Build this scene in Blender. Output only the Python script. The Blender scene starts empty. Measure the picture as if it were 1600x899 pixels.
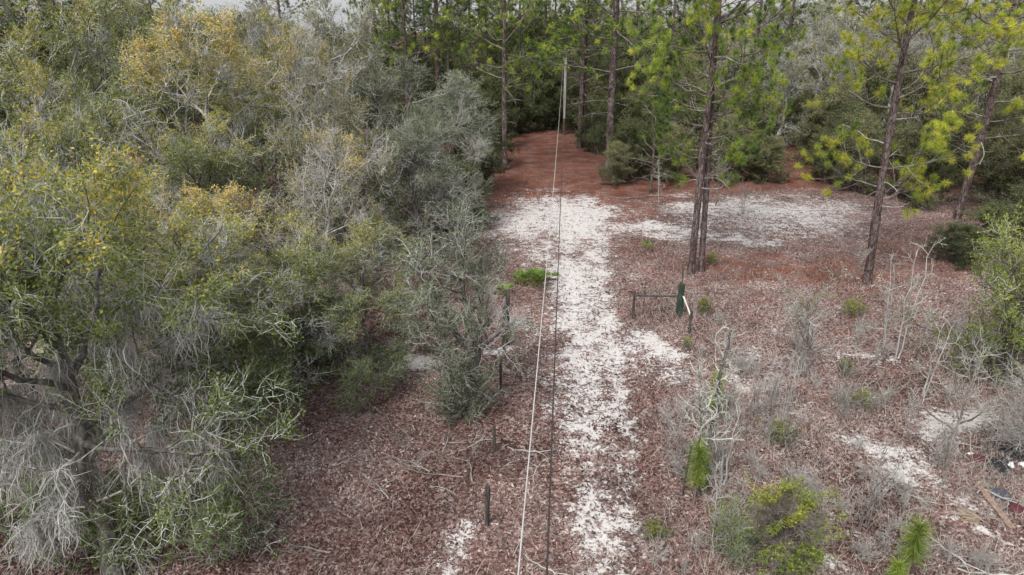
import bpy, math, random
import numpy as np
from math import radians, sin, cos, pi

# ------------------------------------------------------------------ camera, sky, sun, exposure
SC = bpy.context.scene
COL = SC.collection
CAM_H, PITCH, FPX = 12.0, radians(21.0), 1067.0
cam_d = bpy.data.cameras.new('camera'); cam = bpy.data.objects.new('camera', cam_d); COL.objects.link(cam)
cam.location = (0, 0, CAM_H); cam.rotation_euler = (radians(90) - PITCH, 0, 0)
cam_d.sensor_width = 36; cam_d.lens = 36 * FPX / 1600; cam_d.clip_start = .1; cam_d.clip_end = 3000
SC.camera = cam
SUN_EL, SUN_AZ = radians(50), radians(-150)          # azimuth measured from +Y towards +X
W = bpy.data.worlds.new('World'); SC.world = W; W.use_nodes = True
wn = W.node_tree.nodes; wl = W.node_tree.links; wn.clear()
sky = wn.new('ShaderNodeTexSky'); sky.sky_type = 'NISHITA'; sky.sun_disc = False
sky.sun_elevation = SUN_EL; sky.sun_rotation = SUN_AZ; sky.dust_density = 4.0; sky.air_density = 1.0; sky.ozone_density = 1.0
hs = wn.new('ShaderNodeHueSaturation'); hs.inputs['Saturation'].default_value = .16
bg = wn.new('ShaderNodeBackground'); bg.inputs['Strength'].default_value = .115
wo = wn.new('ShaderNodeOutputWorld')
deck = wn.new('ShaderNodeMix'); deck.data_type = 'RGBA'; deck.inputs[0].default_value = .6; deck.inputs[7].default_value = (3.3, 3.38, 3.5, 1)   # even cloud deck over the sky
wl.new(sky.outputs[0], hs.inputs['Color']); wl.new(hs.outputs[0], deck.inputs[6]); wl.new(deck.outputs[2], bg.inputs['Color']); wl.new(bg.outputs[0], wo.inputs['Surface'])
sun_d = bpy.data.lights.new('sun', 'SUN'); sun_d.energy = 1.5; sun_d.angle = radians(16); sun_d.color = (1, .96, .9)
sun = bpy.data.objects.new('sun', sun_d); COL.objects.link(sun); sun.location = (0, 0, 60)
sun.rotation_euler = (pi / 2 - SUN_EL, 0, -SUN_AZ + pi)
SC.view_settings.view_transform = 'Standard'; SC.view_settings.look = 'None'
SC.view_settings.exposure = 1.14; SC.view_settings.gamma = 1; SC.view_settings.use_curve_mapping = False
cy = SC.cycles
cy.max_bounces = 5; cy.diffuse_bounces = 3; cy.glossy_bounces = 2; cy.transmission_bounces = 3; cy.transparent_max_bounces = 4
SC.render.filter_size = 1.0
cy.use_adaptive_sampling = True; cy.adaptive_threshold = .02

# ------------------------------------------------------------------ projection helpers (photo pixel -> place in the world)
SP, CP = sin(PITCH), cos(PITCH)
def ground_pt(px, py, z=0.0):
    v = (py - 449.5) / FPX
    t = (CAM_H - z) / (SP + v * CP)
    return ((px - 800) / FPX * t, t * (CP - v * SP))
def at_plane(px, py, Y):
    v = (py - 449.5) / FPX
    t = Y / (CP - v * SP)
    return np.array([(px - 800) / FPX * t, Y, CAM_H - t * (SP + v * CP)])
def at_depth(px, py, t):
    v = (py - 449.5) / FPX
    return np.array([(px - 800) / FPX * t, t * (CP - v * SP), CAM_H - t * (SP + v * CP)])

# ------------------------------------------------------------------ numeric noise
def vnoise(x, y, seed=0):
    x = np.asarray(x, float); y = np.asarray(y, float)
    xi = np.floor(x).astype(np.int64); yi = np.floor(y).astype(np.int64)
    fx = x - xi; fy = y - yi; fx = fx * fx * (3 - 2 * fx); fy = fy * fy * (3 - 2 * fy)
    def h(a, b):
        n = (a * 374761393 + b * 668265263 + seed * 974634777) & 0xffffffff
        n = ((n ^ (n >> 13)) * 1274126177) & 0xffffffff
        n = n ^ (n >> 16)
        return (n & 0xffff) / 65535.0
    return (h(xi, yi) * (1 - fx) + h(xi + 1, yi) * fx) * (1 - fy) + (h(xi, yi + 1) * (1 - fx) + h(xi + 1, yi + 1) * fx) * fy
def fnoise(x, y, seed=0, o=3):
    s = 0; a = .5
    for i in range(o):
        s = s + a * vnoise(x * 2 ** i, y * 2 ** i, seed + i); a *= .5
    return s / (1 - .5 ** o)
def norm(v):
    return v / np.maximum(np.linalg.norm(v, axis=-1, keepdims=True), 1e-9)

# ------------------------------------------------------------------ mesh builders
def mk_mesh(name, V, F, mat, attrs=None, smooth=False):
    V = np.ascontiguousarray(V, np.float32).reshape(-1, 3); F = np.ascontiguousarray(F, np.int32)
    n, k = F.shape
    me = bpy.data.meshes.new(name)
    me.vertices.add(len(V)); me.vertices.foreach_set('co', V.ravel())
    me.loops.add(n * k); me.loops.foreach_set('vertex_index', F.ravel())
    me.polygons.add(n); me.polygons.foreach_set('loop_start', np.arange(0, n * k, k, dtype=np.int32))
    me.polygons.foreach_set('loop_total', np.full(n, k, np.int32))
    if smooth: me.polygons.foreach_set('use_smooth', np.ones(n, bool))
    for an, (dom, arr) in (attrs or {}).items():
        a = me.attributes.new(an, 'FLOAT', dom); a.data.foreach_set('value', np.ascontiguousarray(arr, np.float32))
    me.update(calc_edges=True)
    if mat: me.materials.append(mat)
    return me
class Acc:
    def __init__(s): s.V = []; s.F = []; s.A = []; s.n = 0
    def add(s, V, F, A=None):
        V = np.asarray(V, float).reshape(-1, 3); F = np.asarray(F)
        s.V.append(V); s.F.append(F + s.n); s.n += len(V)
        s.A.append(np.zeros(len(F)) if A is None else np.asarray(A, float))
        return s
    def mesh(s, name, mat, smooth=False):
        return mk_mesh(name, np.concatenate(s.V), np.concatenate(s.F), mat, {'tone': ('FACE', np.concatenate(s.A))}, smooth)
def tubes(P, R, sides):
    n, k, _ = P.shape
    T = norm(np.gradient(P, axis=1))
    d = norm(P[:, -1] - P[:, 0]); ref = np.zeros((n, 3)); ref[np.arange(n), np.argmin(np.abs(d), axis=1)] = 1
    a = norm(np.cross(T, ref[:, None, :])); b = np.cross(T, a)
    th = np.arange(sides) * 2 * pi / sides
    V = P[:, :, None, :] + R[:, :, None, None] * (np.cos(th)[None, None, :, None] * a[:, :, None, :] + np.sin(th)[None, None, :, None] * b[:, :, None, :])
    base = np.arange(n)[:, None, None] * (k * sides) + np.arange(k - 1)[None, :, None] * sides
    j = np.arange(sides)[None, None, :]; j2 = (j + 1) % sides
    F = np.stack([base + j, base + j2, base + sides + j2, base + sides + j], -1).reshape(-1, 4)
    return V.reshape(-1, 3), F
def path(pts, k, rng=None, wig=0):
    pts = np.asarray(pts, float); s = np.r_[0, np.cumsum(np.linalg.norm(np.diff(pts, axis=0), axis=1))]
    u = np.linspace(0, s[-1], k); P = np.stack([np.interp(u, s, pts[:, i]) for i in range(3)], 1)
    if wig: P[1:] += rng.normal(0, wig, (k - 1, 3))
    return P[None]
def grow(rng, P, R, m, u0, u1, ang, length, k, up, wig, r0, r1, lvar=.3, flat=0.0):
    n, kk, _ = P.shape
    u = (np.arange(m)[None, :] + rng.random((n, m))) / m; un = u.copy(); u = u0 + (u1 - u0) * u
    f = u * (kk - 1); i = np.minimum(f.astype(int), kk - 2); w = (f - i)[..., None]; ar = np.arange(n)[:, None]
    pos = P[ar, i] * (1 - w) + P[ar, i + 1] * w
    tan = norm(P[ar, i + 1] - P[ar, i]); rad = R[ar, i] * (1 - w[..., 0]) + R[ar, i + 1] * w[..., 0]
    az = np.arange(m)[None, :] * 2.4 + rng.random((n, 1)) * 6.28 + rng.normal(0, .5, (n, m))
    a0, a1 = ang; an = np.radians(a0 + (a1 - a0) * un + rng.normal(0, 9, (n, m)))
    ref = np.where(np.abs(tan[..., 2:3]) > .85, np.array([1., 0, 0]), np.array([0, 0, 1.]))
    a = norm(np.cross(tan, ref)); b = np.cross(tan, a)
    ca, sa = np.cos(az)[..., None], np.sin(az)[..., None] * (1 - flat)
    d = tan * np.cos(an)[..., None] + norm(a * ca + b * sa) * np.sin(an)[..., None]
    L = length(un) * (1 + rng.normal(0, lvar, (n, m))).clip(.3, 1.8)
    if np.ndim(L) == 2 and L.shape[0] == 1: L = np.repeat(L, n, 0)
    pos = pos.reshape(-1, 3); d = norm(d).reshape(-1, 3); L = L.reshape(-1)
    pts = [pos]
    for s in range(k):
        d = norm(d + wig * rng.normal(0, 1, d.shape) + np.array([0, 0, up]) / k)
        pts.append(pts[-1] + d * (L / k)[:, None])
    rr = np.minimum(r0 * (.6 + .4 * (L / L.mean())), np.maximum(rad.reshape(-1) * .85, r1))
    return np.stack(pts, 1), rr[:, None] * np.linspace(1, 0, k + 1)[None] + r1 * np.linspace(0, 1, k + 1)[None]
def on_twigs(rng, P, per, lo=.2, hi=1.05, spread=.03):
    n, kk, _ = P.shape
    u = lo + (hi - lo) * rng.random((n, per)); f = np.clip(u, 0, .9999) * (kk - 1); i = f.astype(int); w = (f - i)[..., None]; ar = np.arange(n)[:, None]
    return (P[ar, i] * (1 - w) + P[ar, i + 1] * w + rng.normal(0, spread, (n, per, 3))).reshape(-1, 3)
def leaf_quads(rng, C, size, aspect=.5, upb=.7, svar=.25):
    n = len(C)
    nn = norm(rng.normal(0, 1, (n, 3)) + np.array([0, 0, upb])); t = norm(np.cross(nn, rng.normal(0, 1, (n, 3)))); s = np.cross(nn, t)
    L = (size * (1 + rng.normal(0, svar, n)).clip(.4, 1.8))[:, None]
    V = np.stack([C - t * L / 2, C + s * L * aspect / 2 - nn * L * .08, C + t * L / 2, C - s * L * aspect / 2 - nn * L * .08], 1)
    return V.reshape(-1, 3), np.arange(4 * n).reshape(n, 4)

# ------------------------------------------------------------------ materials
def new_mat(name):
    m = bpy.data.materials.new(name); m.use_nodes = True; m.node_tree.nodes.clear(); return m, m.node_tree.nodes, m.node_tree.links
def ramp(nt, stops, interp='LINEAR'):
    r = nt.new('ShaderNodeValToRGB'); cr = r.color_ramp; cr.interpolation = interp
    while len(cr.elements) < len(stops): cr.elements.new(.5)
    for e, (p, c) in zip(cr.elements, stops): e.position = p; e.color = (*c, 1)
    return r
def foliage_mat(name, stops, transl=.35, spec=.25, rough=.5, vary=.25):
    m, nt, lk = new_mat(name)
    at = nt.new('ShaderNodeAttribute'); at.attribute_name = 'tone'
    rp = ramp(nt, stops); lk.new(at.outputs['Fac'], rp.inputs[0])
    oi = nt.new('ShaderNodeObjectInfo'); mr = nt.new('ShaderNodeMapRange'); mr.inputs[3].default_value = 1 - vary; mr.inputs[4].default_value = 1 + vary
    lk.new(oi.outputs['Random'], mr.inputs[0])
    h = nt.new('ShaderNodeHueSaturation'); lk.new(rp.outputs[0], h.inputs['Color']); lk.new(mr.outputs[0], h.inputs['Value'])
    p = nt.new('ShaderNodeBsdfPrincipled'); p.inputs['Roughness'].default_value = rough; p.inputs['Specular IOR Level'].default_value = spec
    tr = nt.new('ShaderNodeBsdfTranslucent'); mx = nt.new('ShaderNodeMixShader'); mx.inputs[0].default_value = transl
    lk.new(h.outputs[0], p.inputs['Base Color']); lk.new(h.outputs[0], tr.inputs['Color'])
    lk.new(p.outputs[0], mx.inputs[1]); lk.new(tr.outputs[0], mx.inputs[2])
    o = nt.new('ShaderNodeOutputMaterial'); lk.new(mx.outputs[0], o.inputs['Surface'])
    return m
def wood_mat(name, stops, scale=6, stretch=.35, bump=.4, rough=.9):
    m, nt, lk = new_mat(name)
    tc = nt.new('ShaderNodeTexCoord'); mp = nt.new('ShaderNodeMapping'); mp.inputs['Scale'].default_value = (1, 1, stretch)
    lk.new(tc.outputs['Object'], mp.inputs[0])
    n1 = nt.new('ShaderNodeTexNoise'); n1.inputs['Scale'].default_value = scale; n1.inputs['Detail'].default_value = 4; n1.inputs['Roughness'].default_value = .7
    lk.new(mp.outputs[0], n1.inputs['Vector'])
    rp = ramp(nt, stops); lk.new(n1.outputs[0], rp.inputs[0])
    p = nt.new('ShaderNodeBsdfPrincipled'); p.inputs['Roughness'].default_value = rough; p.inputs['Specular IOR Level'].default_value = .15
    lk.new(rp.outputs[0], p.inputs['Base Color'])
    if bump:
        b = nt.new('ShaderNodeBump'); b.inputs['Strength'].default_value = bump; b.inputs['Distance'].default_value = .03
        lk.new(n1.outputs[0], b.inputs['Height']); lk.new(b.outputs[0], p.inputs['Normal'])
    o = nt.new('ShaderNodeOutputMaterial'); lk.new(p.outputs[0], o.inputs['Surface'])
    return m
M = {}
M['oak_bark'] = wood_mat('oak_bark', [(.3, (.035, .03, .028)), (.5, (.10, .092, .085)), (.68, (.27, .265, .25))], 5)
M['pale_bark'] = wood_mat('pale_bark', [(.3, (.12, .11, .10)), (.5, (.32, .31, .29)), (.68, (.55, .55, .52))], 5)
M['grey_twig'] = wood_mat('grey_twig', [(.35, (.19, .18, .17)), (.5, (.38, .375, .36)), (.65, (.60, .61, .58))], 1.2, 1, 0)
M['mint_twig'] = wood_mat('mint_twig', [(.35, (.2, .2, .17)), (.5, (.42, .435, .39)), (.65, (.62, .64, .585))], 1.2, 1, 0)
M['white_twig'] = wood_mat('white_twig', [(.35, (.22, .21, .19)), (.5, (.38, .37, .34)), (.65, (.55, .54, .50))], 1.5, 1, 0)
M['brown_twig'] = wood_mat('brown_twig', [(.35, (.10, .085, .075)), (.5, (.20, .175, .16)), (.65, (.34, .31, .28))], 1.2, 1, 0)
M['pine_branch'] = wood_mat('pine_branch', [(.35, (.07, .055, .05)), (.5, (.15, .125, .115)), (.65, (.27, .24, .23))], 2, 1, 0)
M['dead_limb'] = wood_mat('dead_limb', [(.35, (.22, .2, .18)), (.5, (.36, .34, .32)), (.65, (.5, .48, .46))], 3, 1, 0)
def pine_bark_mat():
    m, nt, lk = new_mat('pine_bark')
    tc = nt.new('ShaderNodeTexCoord'); mp = nt.new('ShaderNodeMapping'); mp.inputs['Scale'].default_value = (9, 9, 3.2)
    lk.new(tc.outputs['Object'], mp.inputs[0])
    vo = nt.new('ShaderNodeTexVoronoi'); vo.feature = 'DISTANCE_TO_EDGE'; vo.inputs['Scale'].default_value = 1.0; lk.new(mp.outputs[0], vo.inputs['Vector'])
    v2 = nt.new('ShaderNodeTexVoronoi'); v2.inputs['Scale'].default_value = 1.0; lk.new(mp.outputs[0], v2.inputs['Vector'])
    nz = nt.new('ShaderNodeTexNoise'); nz.inputs['Scale'].default_value = .7; nz.inputs['Detail'].default_value = 3; lk.new(tc.outputs['Object'], nz.inputs['Vector'])
    sp = nt.new('ShaderNodeSeparateColor'); lk.new(v2.outputs['Color'], sp.inputs[0])
    ad = nt.new('ShaderNodeMath'); ad.operation = 'MULTIPLY_ADD'; ad.inputs[1].default_value = .5; lk.new(sp.outputs[0], ad.inputs[0]); lk.new(nz.outputs[0], ad.inputs[2])
    rp = ramp(nt, [(.3, (.045, .032, .028)), (.6, (.09, .066, .06)), (.9, (.16, .13, .125))]); lk.new(ad.outputs[0], rp.inputs[0])
    cr = ramp(nt, [(0, (.25, .2, .2)), (.12, (1, 1, 1))]); lk.new(vo.outputs['Distance'], cr.inputs[0])
    mx = nt.new('ShaderNodeMix'); mx.data_type = 'RGBA'; mx.blend_type = 'MULTIPLY'; mx.inputs[0].default_value = 1
    lk.new(rp.outputs[0], mx.inputs[6]); lk.new(cr.outputs[0], mx.inputs[7])
    p = nt.new('ShaderNodeBsdfPrincipled'); p.inputs['Roughness'].default_value = .9; p.inputs['Specular IOR Level'].default_value = .15; lk.new(mx.outputs[2], p.inputs['Base Color'])
    b = nt.new('ShaderNodeBump'); b.inputs['Strength'].default_value = .8; b.inputs['Distance'].default_value = .03; lk.new(vo.outputs['Distance'], b.inputs['Height']); lk.new(b.outputs[0], p.inputs['Normal'])
    o = nt.new('ShaderNodeOutputMaterial'); lk.new(p.outputs[0], o.inputs['Surface'])
    return m
M['pine_bark'] = pine_bark_mat()
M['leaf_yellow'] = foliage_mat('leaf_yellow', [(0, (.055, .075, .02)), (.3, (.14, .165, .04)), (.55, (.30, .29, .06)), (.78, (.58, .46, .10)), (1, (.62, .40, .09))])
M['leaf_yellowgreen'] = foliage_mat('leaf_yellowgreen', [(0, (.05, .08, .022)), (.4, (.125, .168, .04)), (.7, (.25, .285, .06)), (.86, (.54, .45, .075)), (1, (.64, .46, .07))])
M['leaf_greygreen'] = foliage_mat('leaf_greygreen', [(0, (.06, .078, .038)), (.5, (.145, .18, .095)), (.8, (.25, .285, .155)), (1, (.36, .39, .21))])
M['leaf_dark'] = foliage_mat('leaf_dark', [(0, (.035, .05, .02)), (.5, (.095, .12, .047)), (.85, (.18, .2, .075)), (1, (.28, .28, .1))])
M['leaf_olive'] = foliage_mat('leaf_olive', [(0, (.07, .08, .03)), (.5, (.17, .185, .07)), (.85, (.29, .285, .115)), (1, (.4, .34, .14))])
M['leaf_green'] = foliage_mat('leaf_green', [(0, (.04, .07, .02)), (.5, (.08, .135, .03)), (1, (.16, .22, .045))])
M['leaf_bright'] = foliage_mat('leaf_bright', [(0, (.06, .09, .015)), (.45, (.13, .19, .025)), (.8, (.25, .30, .04)), (1, (.42, .40, .06))])
M['leaf_rusty'] = foliage_mat('leaf_rusty', [(0, (.10, .05, .035)), (1, (.3, .13, .08))])
M['needle'] = foliage_mat('needle', [(0, (.04, .075, .022)), (.4, (.10, .165, .035)), (.75, (.33, .42, .06)), (.93, (.6, .6, .08)), (1, (.32, .14, .06))], .3, .3, .45)
M['moss'] = foliage_mat('moss', [(0, (.26, .26, .245)), (1, (.5, .5, .47))], .3, .05, .9)
M['palmetto'] = foliage_mat('palmetto', [(0, (.06, .12, .02)), (.6, (.13, .22, .03)), (1, (.28, .33, .05))], .25, .4, .4)
M['dead_palm'] = foliage_mat('dead_palm', [(0, (.2, .145, .10)), (1, (.40, .32, .24))], .2, .2, .6, 0)
M['litter'] = foliage_mat('litter', [(0, (.045, .023, .019)), (.3, (.12, .063, .054)), (.6, (.22, .134, .119)), (.85, (.355, .258, .235)), (1, (.54, .45, .415))], .15, .2, .6, 0)
M['straw'] = foliage_mat('straw', [(0, (.35, .3, .27)), (.5, (.5, .45, .41)), (1, (.66, .62, .57))], .2, .1, .8, 0)
M['pine_straw'] = foliage_mat('pine_straw', [(0, (.10, .045, .03)), (.5, (.18, .085, .058)), (1, (.33, .19, .13))], .1, .1, .7, 0)
M['post'] = wood_mat('post', [(.3, (.025, .022, .02)), (.5, (.065, .06, .055)), (.7, (.15, .145, .135))], 12, .12, .5)
M['pole'] = wood_mat('pole', [(.3, (.25, .24, .23)), (.5, (.38, .37, .36)), (.7, (.52, .51, .5))], 4, .08, .3)
M['pole_base'] = wood_mat('pole_base', [(.3, (.05, .035, .03)), (.6, (.14, .08, .06))], 5, .2, .3)
M['green_paint'] = wood_mat('green_paint', [(.3, (.014, .024, .017)), (.5, (.03, .052, .037)), (.72, (.10, .125, .10))], 7, .3, .3, .6)
M['white_wood'] = wood_mat('white_wood', [(.3, (.5, .48, .46)), (.7, (.78, .77, .75))], 10, .3, .2)
M['board'] = wood_mat('board', [(.3, (.15, .10, .075)), (.5, (.25, .175, .14)), (.7, (.35, .27, .22))], 9, .3, .3)
M['wire_white'] = wood_mat('wire_white', [(.3, (.36, .35, .34)), (.7, (.52, .51, .50))], 8, 1, 0, .5)
M['wire_black'] = wood_mat('wire_black', [(.3, (.03, .028, .028)), (.7, (.06, .055, .055))], 8, 1, 0, .5)
M['black_bag'] = wood_mat('black_bag', [(.3, (.012, .012, .015)), (.7, (.035, .035, .04))], 6, 1, .5, .35)
M['red_cloth'] = wood_mat('red_cloth', [(.3, (.06, .02, .025)), (.7, (.12, .04, .05))], 6, 1, .4, .8)
M['blue_cloth'] = wood_mat('blue_cloth', [(.3, (.04, .043, .055)), (.7, (.10, .105, .125))], 6, 1, .4, .8)
M['white_scrap'] = wood_mat('white_scrap', [(.3, (.55, .56, .6)), (.7, (.8, .8, .82))], 6, 1, .3, .5)
M['ceramic'] = wood_mat('ceramic', [(.3, (.3, .3, .3)), (.7, (.5, .5, .5))], 6, 1, 0, .3)

# ------------------------------------------------------------------ scene objects
def tag(o, label, cat, group=None):
    o['label'] = label; o['category'] = cat
    if group: o['group'] = group
    return o
def gz(x, y):
    return .10 * (fnoise(np.asarray(x) * .12 + 50, np.asarray(y) * .12 + 50, 3, 3) - .5) + .03 * (fnoise(np.asarray(x) * .9 + 90, np.asarray(y) * .9 + 90, 7, 2) - .5)
def place(name, label, cat, parts, x, y, rz=0, sc=(1, 1, 1), group=None, tilt=(0, 0), dz=0):
    root = bpy.data.objects.new(name, None); COL.objects.link(root); root.empty_display_size = .3
    root.location = (x, y, float(gz(x, y)) + dz); root.rotation_euler = (tilt[0], tilt[1], rz); root.scale = sc
    tag(root, label, cat, group)
    for pn, me in parts:
        o = bpy.data.objects.new(pn, me); COL.objects.link(o); o.parent = root
        if pn in ('crown', 'twigs', 'hanging_moss', 'needles', 'lichen'): o['kind'] = 'stuff'
    return root
def single(name, me, label=None, cat=None, loc=(0, 0, 0), rot=(0, 0, 0), sc=(1, 1, 1), group=None, parent=None, kind=None):
    o = bpy.data.objects.new(name, me); COL.objects.link(o); o.location = loc; o.rotation_euler = rot; o.scale = sc
    if label: tag(o, label, cat, group)
    if kind: o['kind'] = kind
    if parent: o.parent = parent
    return o

# ------------------------------------------------------------------ ground
def axis(lo, hi, d, far_lo, far_hi):
    mid = np.arange(lo, hi + 1e-6, d); out = [hi]; s = d
    r = []
    x = hi
    while x < far_hi: s *= 1.18; x += s; r.append(x)
    l = []; x = lo; s = d
    while x > far_lo: s *= 1.18; x -= s; l.append(x)
    return np.r_[l[::-1], mid, r]
BLOBS = [(900,335,80,34,.54),(815,345,60,42,.5),(870,308,70,10,.4),(850,395,30,30,.4),(775,395,30,20,.35),(1030,358,90,15,.52),(1150,372,100,13,.48),(1210,335,150,32,.52),(1090,322,80,16,.46),(1310,322,80,18,.38),(960,400,25,40,.3),
 (1030,545,60,30,.62),(965,560,70,40,.3),(1140,590,25,25,.5),(640,560,55,14,.75),(780,553,55,10,.65),(825,520,35,22,.35),(590,540,25,8,.4),(820,585,30,12,.3),
 (700,862,60,34,.42),(715,840,40,20,.5),(745,800,20,9,.4),(690,888,45,14,.5),(640,893,30,8,.4),(765,865,20,8,.35),(770,815,12,9,.4),(768,760,10,6,.5),(832,757,7,4,.7),(770,845,9,6,.4),
 (1400,700,60,28,.56),(1390,745,35,22,.55),(1505,655,80,28,.62),(1440,660,50,16,.48),(1420,730,60,30,.45),(1330,560,60,20,.38),(1200,600,50,20,.38),(1120,660,30,20,.34),(1500,775,32,14,.7),(1520,828,50,10,.7),(1290,880,40,24,.52),(1180,560,40,18,.42),(1260,640,40,14,.38),(1340,680,40,16,.42),(1450,800,40,14,.42),(1050,590,40,16,.45),(1290,790,14,20,.45),(1270,745,8,12,.35),(1250,530,40,12,.35),(1380,540,40,12,.3),(1330,590,18,5,.35),(1230,580,30,10,.3),(1230,710,12,7,.4),(1560,650,30,12,.4)]
STRAW = [(880,255,150,70,1.),(1250,425,240,40,.62),(1100,250,300,30,.8),(1450,400,120,50,.5)]
def blob_field(X, Y, blobs):
    f = np.zeros_like(X); wa = np.clip(Y / 28, .45, 1.6)
    wx = (fnoise(X * .55 + 3, Y * .55 + 7, 101, 3) - .5) * 3.2 * wa; wy = (fnoise(X * .55 + 57, Y * .55 + 31, 103, 3) - .5) * 3.6 * wa
    X = X + wx; Y = Y + wy
    for px, py, rx, ry, s in blobs:
        cx, cy_ = ground_pt(px, py); x1, _ = ground_pt(px + rx, py); y1 = ground_pt(px, py - ry)[1]; y0 = ground_pt(px, py + ry)[1]
        sy = (y1 - y0) / 2; sx = x1 - cx
        d = ((X - cx) / sx) ** 2 + ((Y - cy_) / sy) ** 2
        f = np.maximum(f, s * np.exp(-d * .9)) + .25 * np.minimum(f, s * np.exp(-d * .9))
    return f
ROWS = [1500, 899, 820, 700, 640, 600, 520, 440, 400, 340, 315]
CEN = [1010, 952, 950, 938, 930, 925, 915, 910, 908, 900, 895]
WID = [90, 75, 75, 88, 85, 80, 72, 62, 62, 66, 60]
BND = [.40, .40, .41, .46, .50, .52, .51, .46, .47, .46, .40]
RL = [960, 932, 930, 915, 908, 905, 898, 893, 890, 880, 876]
RR = [1060, 985, 985, 987, 975, 967, 952, 944, 944, 930, 925]
def road_tables():
    out = []
    for r, c, w, a, b, q in zip(ROWS, CEN, WID, RL, RR, BND):
        x, y = ground_pt(c, r); x2, _ = ground_pt(c + w, r); xa, _ = ground_pt(a, r); xb, _ = ground_pt(b, r)
        out.append((y, x, x2 - x, xa, xb, q))
    return np.array(out)
RT = road_tables()
def sand_field(X, Y):
    c = np.interp(Y, RT[:, 0], RT[:, 1]); w = np.interp(Y, RT[:, 0], RT[:, 2]); a = np.interp(Y, RT[:, 0], RT[:, 3]); b = np.interp(Y, RT[:, 0], RT[:, 4])
    c = c + .5 * (fnoise(Y * .25, Y * 0, 5) - .5) + .9 * (fnoise(X * .6, Y * .8, 15, 3) - .5)
    fade = np.clip((RT[-1, 0] + 5 - Y) / 9, 0, 1)
    band = np.interp(Y, RT[:, 0], RT[:, 5]) * np.exp(-np.abs((X - c) / (w * 1.05)) ** 2.6)
    ruts = .10 * np.exp(-((X - a) / .38) ** 2) + .17 * np.exp(-((X - b) / .42) ** 2)
    thin = .72 + .56 * fnoise(X * .25 + 9, Y * .13 + 4, 21, 2)
    f = (band + ruts) * fade * thin
    f = f + .55 * (fnoise(X * .9 + 3, Y * .55 + 8, 61, 2) - .5) * np.clip(f * 3, 0, 1)
    f = np.maximum(f, 1.12 * blob_field(X, Y, BLOBS)) + .2 * np.minimum(f, blob_field(X, Y, BLOBS))
    right = np.clip((X - np.interp(Y, RT[:, 0], RT[:, 1]) - 1.2) / 2, 0, 1) * np.clip((34 - Y) / 6, 0, 1)
    f = np.maximum(f, right * (.02 + .75 * (fnoise(X * .33 + 11, Y * .33 + 2, 91, 3) - .38)))
    return f
def straw_field(X, Y):
    f = blob_field(X, Y, STRAW)
    return np.clip(f + .75 * np.clip((Y - 48) / 10, 0, 1), 0, 1)
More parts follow.
